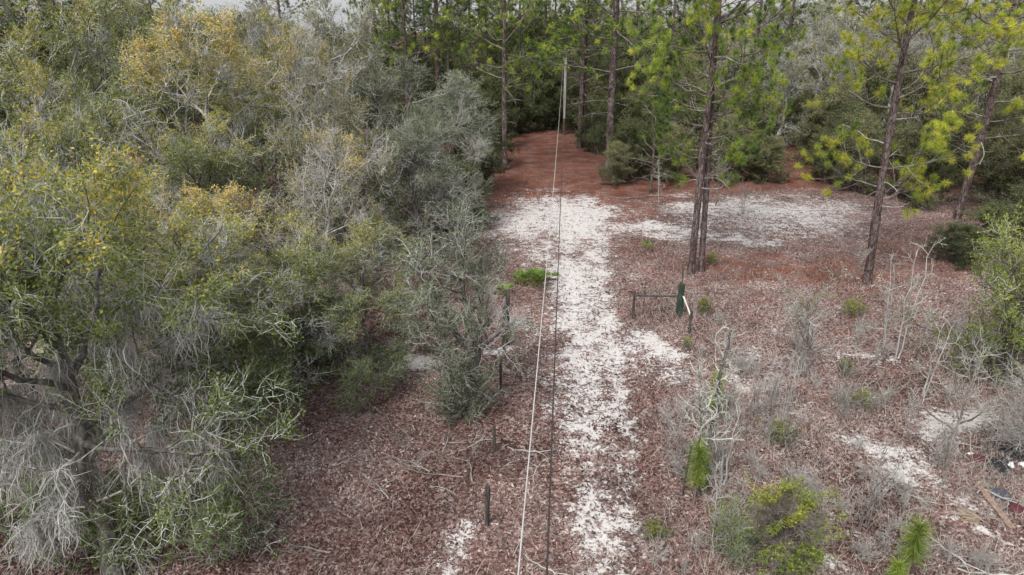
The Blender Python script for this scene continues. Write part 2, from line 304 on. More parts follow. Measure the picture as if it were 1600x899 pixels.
def ground_mat():
    m, nt, lk = new_mat('forest_floor')
    geo = nt.new('ShaderNodeNewGeometry')
    def noise(sc, det=3, ro=.6, vec=None):
        n = nt.new('ShaderNodeTexNoise'); n.inputs['Scale'].default_value = sc; n.inputs['Detail'].default_value = det; n.inputs['Roughness'].default_value = ro
        lk.new(vec or geo.outputs['Position'], n.inputs['Vector']); return n.outputs[0]
    def math(op, a, b=None, c=None):
        n = nt.new('ShaderNodeMath'); n.operation = op
        for i, v in enumerate((a, b, c)):
            if v is None: continue
            if isinstance(v, (int, float)): n.inputs[i].default_value = v
            else: lk.new(v, n.inputs[i])
        return n.outputs[0]
    at = nt.new('ShaderNodeAttribute'); at.attribute_name = 'sand'
    st = nt.new('ShaderNodeAttribute'); st.attribute_name = 'straw'
    # leaf-sized cells
    drift = noise(.17, 3)
    n0 = nt.new('ShaderNodeTexNoise'); n0.inputs['Scale'].default_value = 9; n0.inputs['Detail'].default_value = 1; lk.new(geo.outputs['Position'], n0.inputs['Vector'])
    mixv = nt.new('ShaderNodeMix'); mixv.data_type = 'VECTOR'; mixv.inputs[0].default_value = .06; lk.new(geo.outputs['Position'], mixv.inputs[4]); lk.new(n0.outputs['Color'], mixv.inputs[5])
    vo = nt.new('ShaderNodeTexVoronoi'); vo.inputs['Scale'].default_value = 15; lk.new(mixv.outputs[1], vo.inputs['Vector'])
    sep = nt.new('ShaderNodeSeparateColor'); lk.new(vo.outputs['Color'], sep.inputs[0])
    big = noise(.5, 3); mid = noise(2.2, 3); fine = noise(7, 4, .7); vfine = noise(26, 3, .7)
    s = math('ADD', at.outputs['Fac'], math('MULTIPLY', math('SUBTRACT', mid, .5), 1.1))
    s = math('ADD', s, math('MULTIPLY', math('SUBTRACT', fine, .5), 1.3)); s = math('ADD', s, math('MULTIPLY', math('SUBTRACT', noise(17, 4, .75), .5), 1.1))
    s = math('ADD', s, math('MULTIPLY', math('SUBTRACT', sep.outputs[1], .5), .10))
    mr = nt.new('ShaderNodeMapRange'); mr.interpolation_type = 'SMOOTHSTEP'; mr.inputs[1].default_value = .37; mr.inputs[2].default_value = .57; lk.new(s, mr.inputs[0])
    leafv = math('ADD', math('MULTIPLY', sep.outputs[0], .75), math('MULTIPLY', vfine, .3))
    lr = ramp(nt, [(.1, (.05, .027, .023)), (.35, (.12, .068, .060)), (.62, (.205, .13, .117)), (.85, (.31, .225, .205)), (1, (.47, .395, .365))]); lk.new(math('ADD', leafv, math('MULTIPLY', math('SUBTRACT', drift, .5), .9)), lr.inputs[0])
    sr = ramp(nt, [(.1, (.058, .023, .016)), (.45, (.14, .056, .039)), (.8, (.225, .108, .077)), (1, (.35, .22, .165))]); lk.new(math('ADD', math('ADD', math('MULTIPLY', vfine, .75), math('MULTIPLY', fine, .7)), math('ADD', math('MULTIPLY', mid, .5), -.45)), sr.inputs[0])
    mx = nt.new('ShaderNodeMix'); mx.data_type = 'RGBA'
    stn = nt.new('ShaderNodeMapRange'); stn.interpolation_type = 'SMOOTHSTEP'; stn.inputs[1].default_value = .3; stn.inputs[2].default_value = .7
    lk.new(math('ADD', st.outputs['Fac'], math('MULTIPLY', math('SUBTRACT', mid, .5), .7)), stn.inputs[0])
    lk.new(stn.outputs[0], mx.inputs[0]); lk.new(lr.outputs[0], mx.inputs[6]); lk.new(sr.outputs[0], mx.inputs[7])
    hs = nt.new('ShaderNodeHueSaturation'); lk.new(mx.outputs[2], hs.inputs['Color']); vb = nt.new('ShaderNodeMapRange'); vb.inputs[1].default_value = .3; vb.inputs[2].default_value = .7; vb.inputs[3].default_value = .62; vb.inputs[4].default_value = 1.3; lk.new(big, vb.inputs[0]); lk.new(vb.outputs[0], hs.inputs['Value'])
    sb = nt.new('ShaderNodeMapRange'); sb.inputs[1].default_value = .3; sb.inputs[2].default_value = .7; sb.inputs[3].default_value = 1.15; sb.inputs[4].default_value = .65; lk.new(noise(.9, 2), sb.inputs[0]); lk.new(sb.outputs[0], hs.inputs['Saturation'])
    sand = ramp(nt, [(.25, (.36, .325, .31)), (.5, (.52, .495, .485)), (.75, (.64, .62, .61))]); lk.new(math('ADD', math('MULTIPLY', fine, .6), math('MULTIPLY', vfine, .4)), sand.inputs[0])
    fin = nt.new('ShaderNodeMix'); fin.data_type = 'RGBA'; lk.new(mr.outputs[0], fin.inputs[0]); lk.new(hs.outputs[0], fin.inputs[6]); lk.new(sand.outputs[0], fin.inputs[7])
    p = nt.new('ShaderNodeBsdfPrincipled'); p.inputs['Roughness'].default_value = .95; p.inputs['Specular IOR Level'].default_value = .1; lk.new(fin.outputs[2], p.inputs['Base Color'])
    hgt = math('ADD', math('MULTIPLY', leafv, math('SUBTRACT', 1.0, mr.outputs[0])), math('MULTIPLY', fine, .6))
    b = nt.new('ShaderNodeBump'); b.inputs['Strength'].default_value = .7; b.inputs['Distance'].default_value = .03; lk.new(hgt, b.inputs['Height']); lk.new(b.outputs[0], p.inputs['Normal'])
    o = nt.new('ShaderNodeOutputMaterial'); lk.new(p.outputs[0], o.inputs['Surface'])
    return m
xs = axis(-15, 19, .21, -700, 700); ys = axis(9, 58, .22, -60, 1200)
GX, GY = np.meshgrid(xs, ys, indexing='ij')
nx, ny = GX.shape
rutd = .05 * np.exp(-((GX - np.interp(GY, RT[:, 0], RT[:, 3])) / .3) ** 2) + .06 * np.exp(-((GX - np.interp(GY, RT[:, 0], RT[:, 4])) / .3) ** 2)
GZ = gz(GX, GY) - rutd * np.clip((RT[-1, 0] + 2 - GY) / 4, 0, 1)
idx = np.arange(nx * ny).reshape(nx, ny)
GF = np.stack([idx[:-1, :-1], idx[1:, :-1], idx[1:, 1:], idx[:-1, 1:]], -1).reshape(-1, 4)
g_me = mk_mesh('ground', np.stack([GX, GY, GZ], -1), GF, ground_mat(), {'sand': ('POINT', sand_field(GX, GY).ravel()), 'straw': ('POINT', straw_field(GX, GY).ravel())}, True)
single('ground', g_me, kind='structure')

# ------------------------------------------------------------------ loose litter on the ground
def scatter(rng, n, ymin, ymax, power=2.0):
    # density falling with distance, over what the ground in front of the place spans
    u = rng.random(n); Y = (ymin ** (1 - power + 1) + u * (ymax ** (2 - power) - ymin ** (2 - power))) ** (1 / (2 - power)) if power != 2 else ymin * (ymax / ymin) ** u
    hw = .80 * Y + 3
    return (rng.random(n) * 2 - 1) * hw, Y
rng = np.random.default_rng(11)
X, Y = scatter(rng, 265000, 11.0, 60.0, 2)
sf = sand_field(X, Y) + .9 * (fnoise(X * 2.2, Y * 2.2, 31, 3) - .5)
keep = rng.random(len(X)) < np.clip(1.05 - 1.5 * sf, .12, 1) * np.clip(1.25 - .9 * straw_field(X, Y), .2, 1)
X, Y = X[keep], Y[keep]
C = np.stack([X, Y, gz(X, Y) + .012 + .02 * rng.random(len(X))], 1)
V, F = leaf_quads(rng, C, .09, .45, 1.3, .38)
tone = np.clip(rng.normal(.42, .24, len(F)) + 1.0 * (fnoise(X * .45, Y * .45, 77, 3) - .5) + .9 * (fnoise(X * .16 + 5, Y * .16 + 9, 78, 2) - .5), 0, 1)
single('leaf_litter', mk_mesh('leaf_litter', V, F, M['litter'], {'tone': ('FACE', tone)}), 'reddish brown fallen oak leaves lying over the forest floor', 'leaf litter', kind='stuff')
# fallen pine needles / straw blades
X, Y = scatter(rng, 70000, 11.0, 75.0, 2)
keep = rng.random(len(X)) < np.clip(.12 + straw_field(X, Y), 0, 1); X, Y = X[keep], Y[keep]; n = len(X)
th = rng.random(n) * 6.28; L = .12 + .16 * rng.random(n); d = np.stack([np.cos(th), np.sin(th), rng.normal(0, .12, n)], 1) * L[:, None] / 2
C = np.stack([X, Y, gz(X, Y) + .015 + .015 * rng.random(n)], 1); s = np.stack([-np.sin(th), np.cos(th), 0 * th], 1) * .006
V = np.stack([C - d, C + s, C + d, C - s], 1).reshape(-1, 3)
single('pine_straw', mk_mesh('pine_straw', V, np.arange(4 * n).reshape(n, 4), M['pine_straw'], {'tone': ('FACE', rng.random(n))}), 'rust coloured fallen pine needles strewn under the pines', 'pine straw', kind='stuff')
X, Y = scatter(rng, 6000, 11.0, 45.0, 2); keep = rng.random(len(X)) < np.clip(2.2 * fnoise(X * .5, Y * .5, 19, 2) - .6, .05, 1); X, Y = X[keep], Y[keep]; n = len(X)
th = rng.random(n) * 6.28; L = .15 + .5 * rng.random(n) ** 2; u = np.linspace(-.5, .5, 4)
P = np.stack([X, Y, gz(X, Y) + .02], 1)[:, None] + (u[None, :, None] * L[:, None, None]) * np.stack([np.cos(th), np.sin(th), rng.normal(0, .1, n)], 1)[:, None] + rng.normal(0, .012, (n, 4, 3)) * np.array([1, 1, .5])
V, F = tubes(P, np.repeat(rng.uniform(.003, .007, (n, 1)), 4, 1) * np.array([1, .9, .75, .5]), 3)
single('ground_twigs', mk_mesh('ground_twigs', V, F, M['grey_twig'], None), 'small broken grey twigs scattered over the leaf floor', 'twigs', kind='stuff')
# dry grass stems standing on the open ground right of the track
X, Y = scatter(rng, 200000, 11.0, 50.0, 2)
pxm = X / Y
dens = np.clip((X - np.interp(Y, RT[:, 0], RT[:, 1]) - .9) / 2.5, 0, 1) * np.clip((36 - Y) / 8, .12, 1) * (.25 + .9 * np.clip(2.2 * (fnoise(X * .5, Y * .5, 41, 3) - .35), 0, 1))
dens += .10
keep = rng.random(len(X)) < dens * (1 - .7 * np.clip(sand_field(X, Y) * 1.5, 0, 1)); X, Y = X[keep], Y[keep]; n = len(X)
C = np.stack([X, Y, gz(X, Y) - .01], 1); h = .1 + .32 * rng.random(n) ** 2.2 + .5 * (rng.random(n) < .04) * rng.random(n)
lean = rng.normal(0, .75, (n, 2)) * h[:, None]; tip = C + np.stack([lean[:, 0], lean[:, 1], h], 1)
s = norm(rng.normal(0, 1, (n, 3)) * np.array([1, 1, .1])) * .0055
V = np.stack([C - s, C + s, tip], 1).reshape(-1, 3)
single('dry_grass', mk_mesh('dry_grass', V, np.arange(3 * n).reshape(n, 3), M['straw'], {'tone': ('FACE', rng.random(n))}), 'pale dry grass stems and weeds standing beside the sandy track', 'dry grass', kind='stuff')

# ------------------------------------------------------------------ tree makers (each returns a list of parts)
def wood_mesh(name, sets, mat, smooth=True):
    a = Acc()
    for P, R, s in sets: a.add(*tubes(P, R, s))
    return a.mesh(name, mat, smooth)
def moss_mesh(rng, C, strands, Lm, Ls, spread=.13, width=.0075):
    n = len(C) * strands; big = np.repeat(rng.uniform(.35, 1.25, len(C)), strands)
    rad = rng.normal(0, 1, (n, 3)) * np.array([1, 1, .45]); B = np.repeat(C, strands, 0) + rad * spread * big[:, None]
    L = Lm * big * rng.uniform(.1, 1, n) ** 1.4 * np.exp(-.25 * (rad[:, 0] ** 2 + rad[:, 1] ** 2)) + .06; k = 5
    P = [B]; d = rng.normal(0, .6, (n, 3)) + np.array([0, 0, -.6])
    for i in range(k):
        d = norm(d + rng.normal(0, .42, (n, 3)) + np.array([0, 0, -.42])); P.append(P[-1] + d * (L / k)[:, None])
    P = np.stack(P, 1); s = norm(rng.normal(0, 1, (n, 1, 3)) * np.array([1, 1, .05])) * (width * np.array([.7, 1, 1, .9, .6, .2]))[None, :, None] * (.5 + rng.random((n, 1, 1)))
    V = np.stack([P - s, P + s], 2).reshape(-1, 3)
    b = np.arange(n)[:, None] * (2 * (k + 1)) + np.arange(k)[None] * 2
    F = np.stack([b, b + 1, b + 3, b + 2], -1).reshape(-1, 4)
    return mk_mesh('hanging_moss', V, F, M['moss'], {'tone': ('FACE', np.repeat(rng.random(n), k))})
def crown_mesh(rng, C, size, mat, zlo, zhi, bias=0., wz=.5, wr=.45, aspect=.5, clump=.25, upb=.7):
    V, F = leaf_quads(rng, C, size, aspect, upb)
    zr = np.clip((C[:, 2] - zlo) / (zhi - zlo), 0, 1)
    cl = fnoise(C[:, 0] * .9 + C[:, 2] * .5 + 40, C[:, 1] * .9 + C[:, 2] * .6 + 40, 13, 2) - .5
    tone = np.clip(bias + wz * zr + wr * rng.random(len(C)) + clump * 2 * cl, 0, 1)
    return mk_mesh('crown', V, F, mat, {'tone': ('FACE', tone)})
def oak(seed, H=9., Rc=4., lo=.25, n=(8, 8, 9, 8), ang1=(85, 25), r_tr=.17, leaf=(.075, 7), leafmat='leaf_yellow', bark='oak_bark', twig='grey_twig',
        stems=1, up=.45, moss=0, tone=(0., .5, .45), trunk_wig=.12, leaf_cut=None, twig_r=1., mossL=.5, lean=(0, 0), low_dead=0):
    rng = np.random.default_rng(seed)
    Ps = []; Rs = []
    for s in range(stems):
        a = rng.random() * 6.28; off = 0 if stems == 1 else .12; sp = 0 if stems == 1 else .14 * H
        top = np.array([cos(a) * sp + lean[0], sin(a) * sp + lean[1], H * .74])
        Ps.append(path([[cos(a) * off, sin(a) * off, -.25], [cos(a) * (off + sp * .25) + lean[0] * .2, sin(a) * (off + sp * .25) + lean[1] * .2, H * .25], top * np.array([.7, .7, .7]) + 0, top], 9, rng, trunk_wig))
        Ps[-1][0, 0] = [cos(a) * off, sin(a) * off, -.25]
        q = np.linspace(0, 1, 9); Rs.append((r_tr / math.sqrt(stems) * (.7 * np.exp(-q * 14) + 1 - .72 * q))[None])
    P0 = np.concatenate(Ps); R0 = np.concatenate(Rs)
    m1 = max(3, n[0] // stems)
    P1, R1 = grow(rng, P0, R0, m1, lo, 1, ang1, lambda u: Rc * (1.05 - .45 * u), 7, up, .17, r_tr * .38, .014, .2)
    P2, R2 = grow(rng, P1, R1, n[1], .36, 1, (65, 35), lambda u: Rc * .44 * (1.1 - .55 * u), 5, up * .8, .2, min(.024, r_tr * .13), .009 * twig_r, .3)
    P3, R3 = grow(rng, P2, R2, n[2], .26, 1, (62, 35), lambda u: Rc * .19 * (1.1 - .5 * u), 4, up * .5, .3, .014 * twig_r, .006 * twig_r, .35)
    P4, R4 = grow(rng, P3, R3, n[3], .12, 1, (60, 30), lambda u: Rc * .085 * (1.1 - .4 * u), 2, .15, .38, .0075 * twig_r, .0035 * twig_r, .4)
    parts = [('trunk', wood_mesh('trunk', [(P0, R0, 10)], M[bark])), ('limbs', wood_mesh('limbs', [(P1, R1, 6), (P2, R2, 5)], M['pale_bark' if bark == 'pale_bark' else bark])),
             ('twigs', wood_mesh('twigs', [(P3, R3, 3), (P4, R4, 3)], M[twig]))]
    if leaf[1]:
        Pl = P4
        if leaf_cut is not None:      # some boughs carry no leaves
            c = P4[:, 1]; v = fnoise(c[:, 0] * .8 + c[:, 2] * .35 + 30, c[:, 1] * .8 + c[:, 2] * .7 + 30, seed, 2); Pl = P4[v > leaf_cut]
        C = on_twigs(rng, Pl, leaf[1], .1, 1.1, Rc * .014)
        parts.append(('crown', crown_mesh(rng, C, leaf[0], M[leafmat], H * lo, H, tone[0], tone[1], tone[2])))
    mc = [P3[:, 1], P2[:, 2], P1[:, 1], P1[:, 2]]
    if low_dead:
        Pd, Rd = grow(rng, P0, R0, low_dead, .3, .62, (85, 60), lambda u: 2.5 + 0 * u, 7, .15, .2, .03, .010, .3)
        Pe, Re = grow(rng, Pd, Rd, 8, .3, 1, (60, 30), lambda u: .8 * (1.1 - .5 * u), 4, .15, .25, .014, .006, .35)
        Pf, Rf = grow(rng, Pe, Re, 5, .2, 1, (60, 30), lambda u: .3 + 0 * u, 3, .1, .3, .007, .004, .35)
        for q in range(len(Pd)): parts.append(('dead_limb', wood_mesh('dead_limb', [(Pd[q:q + 1], Rd[q:q + 1], 6), (Pe[q * 8:q * 8 + 8], Re[q * 8:q * 8 + 8], 4), (Pf[q * 40:q * 40 + 40], Rf[q * 40:q * 40 + 40], 3)], M['grey_twig'])))
        mc += [Pe[:, 1], Pe[:, 2], Pd[:, 2], Pd[:, 4], Pe[:, 3]] * 3
    if moss:
        c = np.concatenate(mc); z = c[:, 2]; g = fnoise(c[:, 0] * .7 + 70, c[:, 1] * .7 + c[:, 2] * .3 + 70, seed + 4, 2); rad_ = np.hypot(c[:, 0], c[:, 1]); ok = np.where((z < H * .75) & (g > .42) & (rad_ < Rc * .75) & (rad_ > .45))[0]
        pick = rng.choice(ok, min(moss, len(ok)), replace=False)
        parts.append(('hanging_moss', moss_mesh(rng, c[pick], 32, mossL, .5)))
    return parts
def evergreen(seed, H=6., Rc=2.6, leafmat='leaf_dark', leaf=(.13, 12), twig='brown_twig', n=(27, 9, 8, 4), lo=.04, tone=(.1, .35, .45), r_tr=.10, aspect=.4, stems=3):
    rng = np.random.default_rng(seed); Ps = []; Rs = []
    for s in range(stems):
        a = s * 6.28 / stems + rng.random(); sp = .12 * H if stems > 1 else 0
        Ps.append(path([[cos(a) * .1, sin(a) * .1, -.2], [cos(a) * sp * .6, sin(a) * sp * .6, H * .4], [cos(a) * sp, sin(a) * sp, H * .9]], 7, rng, .06)); Rs.append((r_tr * np.linspace(1, .2, 7))[None])
        Ps[-1][0, 0, 2] = -.2
    P0 = np.concatenate(Ps); R0 = np.concatenate(Rs)
    P1, R1 = grow(rng, P0, R0, max(4, n[0] // stems), lo, 1, (85, 30), lambda u: Rc * (.75 + .9 * u - 1.25 * u * u), 5, .35, .15, r_tr * .45, .012, .2)
    P2, R2 = grow(rng, P1, R1, n[1], .2, 1, (65, 35), lambda u: Rc * .42 * (1.1 - .5 * u), 3, .3, .2, .02, .008, .3)
    P3, R3 = grow(rng, P2, R2, n[2], .15, 1, (60, 35), lambda u: Rc * .17 * (1.1 - .5 * u), 2, .3, .25, .009, .005, .3)
    C = on_twigs(rng, P3, leaf[1], .1, 1.15, Rc * .03)
    return [('trunk', wood_mesh('trunk', [(P0, R0, 7)], M['oak_bark'])), ('limbs', wood_mesh('limbs', [(P1, R1, 4), (P2, R2, 3)], M['oak_bark'])),
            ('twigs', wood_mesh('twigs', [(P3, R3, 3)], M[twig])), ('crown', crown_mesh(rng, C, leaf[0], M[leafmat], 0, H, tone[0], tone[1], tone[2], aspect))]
def tuft_mesh(rng, Bs, Ds, per, L, w, tone_tuft, name='crown', back=-.25):
    n = len(Bs); N = n * per
    B = np.repeat(Bs, per, 0); D = np.repeat(Ds, per, 0)
    d = norm(D * rng.uniform(back, 1.1, (N, 1)) + norm(rng.normal(0, 1, (N, 3))) * .85)
    d = norm(d + np.array([0, 0, -.10])); B = B - D * (rng.random((N, 1)) * L * .45)
    s = norm(np.cross(d, rng.normal(0, 1, (N, 3)))) * w / 2
    tip = B + d * (L * rng.uniform(.75, 1.1, (N, 1)))
    V = np.stack([B - s, B + s, tip], 1).reshape(-1, 3)
    tone = np.clip(np.repeat(tone_tuft, per) + rng.normal(0, .08, N), 0, .94)
    return mk_mesh(name, V, np.arange(3 * N).reshape(N, 3), M['needle'], {'tone': ('FACE', tone)})
def pine(seed, H=20., cb=.45, n1=26, n2=6, n3=3, Lb=3.2, r=.2, per=55, needle=.3, w=.012, lean=(0, 0), curve=.15, dead=5, bright=.5, sides=14, rings=60, extra=None, near=False):
    rng = np.random.default_rng(seed)
    P0 = path([[0, 0, -.3], [lean[0] * .3 + rng.normal(0, curve), lean[1] * .3, H * .33], [lean[0] * .65 + rng.normal(0, curve), lean[1] * .65, H * .66], [lean[0], lean[1], H]], rings, None)
    q = np.linspace(0, 1, rings); kern = np.ones(9) / 9
    for c in (0, 1): P0[0, :, c] = np.convolve(np.pad(P0[0, :, c], 4, 'edge'), kern, 'valid')
    R0 = (r * (.35 * np.exp(-q * 40) + 1 - .35 * q - .55 * q ** 4))[None] * (1 + rng.normal(0, .02, (1, rings)))
    V, F = tubes(P0, R0, sides)
    Vr = V.reshape(rings, sides, 3); cen = P0[0][:, None]; Vr = cen + (Vr - cen) * (1 + rng.normal(0, .05, (rings, sides, 1)))   # bark plates
    trunk = mk_mesh('trunk', Vr.reshape(-1, 3), F, M['pine_bark'], None, False)
    P1, R1 = grow(rng, P0, R0, n1, cb, .98, (88, 40), lambda u: Lb * (.75 + .6 * u - 1.1 * u * u), 7, .45, .13, r * .26, .015, .3)
    if extra is not None:
        for (hz, az, ln) in extra:
            i = int(hz / H * (rings - 1)); b = P0[0, i]; d = np.array([cos(az), sin(az), .1])
            pts = np.stack([b + d * ln * t + np.array([0, 0, .25 * ln * t * t]) for t in np.linspace(0, 1, 8)])[None] + rng.normal(0, .03, (1, 8, 3))
            P1 = np.concatenate([P1, pts]); R1 = np.concatenate([R1, np.linspace(.04, .015, 8)[None]])
    P2, R2 = grow(rng, P1, R1, n2, .3, 1, (60, 25), lambda u: Lb * .36 * (1.1 - .5 * u), 4, .45, .15, .022, .010, .3)
    P3, R3 = grow(rng, P2, R2, n3, .35, 1, (50, 15), lambda u: Lb * .15 * (1.1 - .4 * u), 2, .35, .15, .011, .008, .3)
    parts = [('trunk', trunk), ('limbs', wood_mesh('limbs', [(P1, R1, 6)], M['pine_branch'])), ('twigs', wood_mesh('twigs', [(P2, R2, 4), (P3, R3, 3)], M['pine_branch']))]
    if dead:
        Pd, Rd = grow(rng, P0, R0, dead, cb * .45, cb * 1.1, (90, 75), lambda u: .9 + 1.2 * u, 5, -.1, .16, .03, .008, .4)
        Pd2, Rd2 = grow(rng, Pd, Rd, 5, .3, 1, (60, 30), lambda u: .5 + 0 * u, 3, 0, .25, .012, .005, .4)
        if near:
            for q in range(len(Pd)): parts.append(('dead_limb', wood_mesh('dead_limb', [(Pd[q:q + 1], Rd[q:q + 1], 5), (Pd2[q * 5:q * 5 + 5], Rd2[q * 5:q * 5 + 5], 3)], M['dead_limb'])))
        else: parts[1] = ('limbs', wood_mesh('limbs', [(P1, R1, 5), (Pd, Rd, 4), (Pd2, Rd2, 3)], M['pine_branch']))
    Bs = np.concatenate([P2[:, -1], P3[:, -1]]); Ds = norm(np.concatenate([P2[:, -1] - P2[:, -2], P3[:, -1] - P3[:, -2]]))
    cl = fnoise(Bs[:, 0] * .45 + 20, Bs[:, 1] * .45 + Bs[:, 2] * .4 + 20, seed, 2) - .5
    tt = np.clip(bright + rng.normal(0, .13, len(Bs)) + cl * .9, .02, .93)
    parts.append(('crown', tuft_mesh(rng, Bs, Ds, per, needle, w, tt)))
    return parts
def bare(seed, H=2.5, Rc=1.0, stems=2, n=(7, 7, 6), r=.035, mat='grey_twig', twig='white_twig', up=.5, ang=(60, 25), lo=.3, leaf=None, leafmat='leaf_bright', wig=.2, trk=.05, tw=1.):
    rng = np.random.default_rng(seed); Ps = []; Rs = []
    for s in range(stems):
        a = rng.random() * 6.28; sp = 0 if stems == 1 else .22 * H * rng.random()
        p = path([[cos(a) * .05 * (stems > 1), sin(a) * .05 * (stems > 1), -.12], [cos(a) * sp * .5, sin(a) * sp * .5, H * .5], [cos(a) * sp, sin(a) * sp, H * (.75 + .25 * rng.random())]], 8, rng, trk * H * .25); p[0, 0, 2] = -.12
        Ps.append(p); Rs.append((r * np.linspace(1, .22, 8))[None])
    P0 = np.concatenate(Ps); R0 = np.concatenate(Rs)
    P1, R1 = grow(rng, P0, R0, n[0], lo, 1, ang, lambda u: Rc * (1.1 - .6 * u), 5, up, wig, r * .5, .006 * tw, .35)
    P2, R2 = grow(rng, P1, R1, n[1], .2, 1, (60, 35), lambda u: Rc * .42 * (1.1 - .5 * u), 3, up * .6, wig, .010 * tw, .005 * tw, .35)
    P3, R3 = grow(rng, P2, R2, n[2], .2, 1, (60, 35), lambda u: Rc * .18 * (1.1 - .4 * u), 2, up * .4, wig, .006 * tw, .0035 * tw, .35)
    parts = [('stems', wood_mesh('stems', [(P0, R0, 7), (P1, R1, 4)], M[mat])), ('twigs', wood_mesh('twigs', [(P2, R2, 3), (P3, R3, 3)], M[twig]))]
    if leaf:
        C = on_twigs(rng, P3, leaf[1], .2, 1.1, Rc * .03); v = fnoise(C[:, 0] * 1.6 / Rc + 9, C[:, 1] * 1.6 / Rc + C[:, 2] * 1.2 / Rc + 9, seed, 2); C = C[v > leaf[2]]
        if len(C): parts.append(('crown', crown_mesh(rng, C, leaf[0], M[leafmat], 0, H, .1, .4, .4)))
    return parts

# ------------------------------------------------------------------ prototypes
rnd = random.Random(5)
OAK_Y = oak(1, 9, 4.2, .22, (11, 8, 9, 7), leafmat='leaf_yellow', leaf=(.085, 7), bark='pale_bark', twig='grey_twig', tone=(-.18, .78, .45), twig_r=1.5, leaf_cut=.40)
OAK_S = oak(2, 9, 4.2, .22, (11, 8, 9, 7), leafmat='leaf_yellow', leaf=(.085, 5), bark='pale_bark', twig='white_twig', tone=(-.15, .6, .5), leaf_cut=.47, twig_r=1.35)
OAK_G = oak(3, 9, 4.2, .12, (12, 8, 9, 7), leafmat='leaf_yellowgreen', leaf=(.09, 8), bark='oak_bark', twig='grey_twig', tone=(-.1, .5, .5), leaf_cut=.38, twig_r=1.45)
OAK_M = oak(4, 9, 4.2, .2, (12, 8, 9, 7), leafmat='leaf_yellowgreen', leaf=(.085, 9), bark='oak_bark', twig='mint_twig', tone=(0, .45, .5), leaf_cut=.44, moss=25, twig_r=1.7)
LIVE_A = oak(5, 9, 4.2, .08, (14, 8, 9, 7), leafmat='leaf_greygreen', leaf=(.08, 8), bark='oak_bark', twig='grey_twig', tone=(.05, .4, .5), stems=2, twig_r=1.3, leaf_cut=.30)
LIVE_B = oak(6, 9, 4.2, .06, (14, 8, 8, 6), leafmat='leaf_greygreen', leaf=(.09, 8), bark='pale_bark', twig='white_twig', tone=(.0, .35, .5), stems=2, leaf_cut=.36, twig_r=1.2)
FRONT = oak(7, 9.2, 4.3, .52, (12, 9, 10, 7), leafmat='leaf_yellowgreen', leaf=(.08, 9), bark='oak_bark', twig='mint_twig', tone=(-.05, .5, .5), moss=340, mossL=1.7, r_tr=.2, leaf_cut=.38, twig_r=.9, lean=(.0, -.6), low_dead=9, up=.6)
BARE_H = oak(8, 10, 4.0, .25, (10, 8, 8, 5), leafmat='leaf_olive', leaf=(.10, 3), bark='pale_bark', twig='grey_twig', tone=(.1, .5, .4), leaf_cut=.42, twig_r=1.9)
EV_A = evergreen(11); EV_B = evergreen(12, 6, 2.6, 'leaf_olive', (.13, 11), 'grey_twig', tone=(.0, .4, .5)); EV_C = evergreen(13, 6, 2.3, 'leaf_dark', (.14, 12), n=(22, 9, 8, 4), stems=1, tone=(0, .3, .5))
PINE_N = pine(21, 19, .52, 27, 7, 2, 4.4, .2, 140, .30, .013, lean=(-.2, 0), dead=9, bright=.47, near=True, extra=[(5.4, .1, 1.1), (6.4, .3, 2.4), (7.2, -.4, 3.0), (7.9, .7, 2.6), (8.6, 3.0, 2.8), (9.3, 2.6, 2.8), (9.0, -.1, 3.2)])
PINE_R = pine(22, 17.5, .47, 28, 7, 2, 4.2, .2, 140, .30, .013, lean=(-.2, .3), dead=7, bright=.76, near=True, extra=[(4.6, .1, 1.3), (4.9, .4, 1.5), (5.3, 2.9, 2.2), (6.0, 3.4, 2.6), (6.2, 5.6, 2.4)])
PINE_F = pine(23, 19, .36, 26, 6, 2, 4.0, .2, 36, .34, .03, dead=8, bright=.48, sides=8, rings=30)
PINE_G = pine(24, 20, .42, 26, 6, 2, 3.6, .2, 34, .34, .03, dead=9, bright=.36, sides=8, rings=30)
PINE_S = pine(25, 6.5, .42, 9, 4, 2, 1.5, .09, 60, .3, .014, dead=12, bright=.5, sides=8, rings=24)

def top_at(px, py, t):
    p = at_depth(px, py, t); return p[0], p[1], p[2]
def put(name, label, cat, parts, px, py, t, H0, R0, Rw, rz, group=None, tilt=(0, 0)):
    x, y, h = top_at(px, py, t); k = Rw / R0; place(name, label, cat, parts, x, y, rz, (k, k, h / H0), group, tilt)

# ------------------------------------------------------------------ the oaks left of the track
put('oak_tree', 'tall oak with orange yellow upper leaves and pale spreading limbs', 'tree', OAK_Y, 300, 30, 33, 9, 4.2, 5.6, .4)
put('oak_tree', 'thin oak with bare whitish boughs and orange tinged top beside taller orange oak', 'tree', OAK_S, 480, 88, 31.5, 9, 4.2, 4.2, 1.9)
put('oak_tree', 'lichen covered oak with mint grey twigs and tufts of moss behind yellow oaks', 'tree', OAK_M, 85, 15, 39, 9, 4.2, 5.6, .9)
put('oak_tree', 'grey green lichen oak growing at the wood edge beside a green leafy oak', 'tree', OAK_M, -20, 70, 29, 9, 4.2, 4.6, 3.9)
put('oak_tree', 'compact oak with thick glossy yellow green leaves above mossy tree', 'tree', OAK_G, 110, 165, 25, 9, 4.2, 3.3, 2.2)
put('oak_tree', 'half bare oak with upright white twigs and yellow tips above leafy slope', 'tree', OAK_S, 500, 235, 26, 9, 4.2, 3.5, 4.2)
put('oak_tree', 'rounded yellow tipped oak filling the gap behind mossy tree', 'tree', OAK_Y, 300, 290, 23.5, 9, 4.2, 3.6, 5.0)
put('oak_tree', 'low olive oak with drooping twigs reaching over red leaf floor', 'tree', OAK_G, 430, 385, 21.5, 9, 4.2, 3.1, .3)
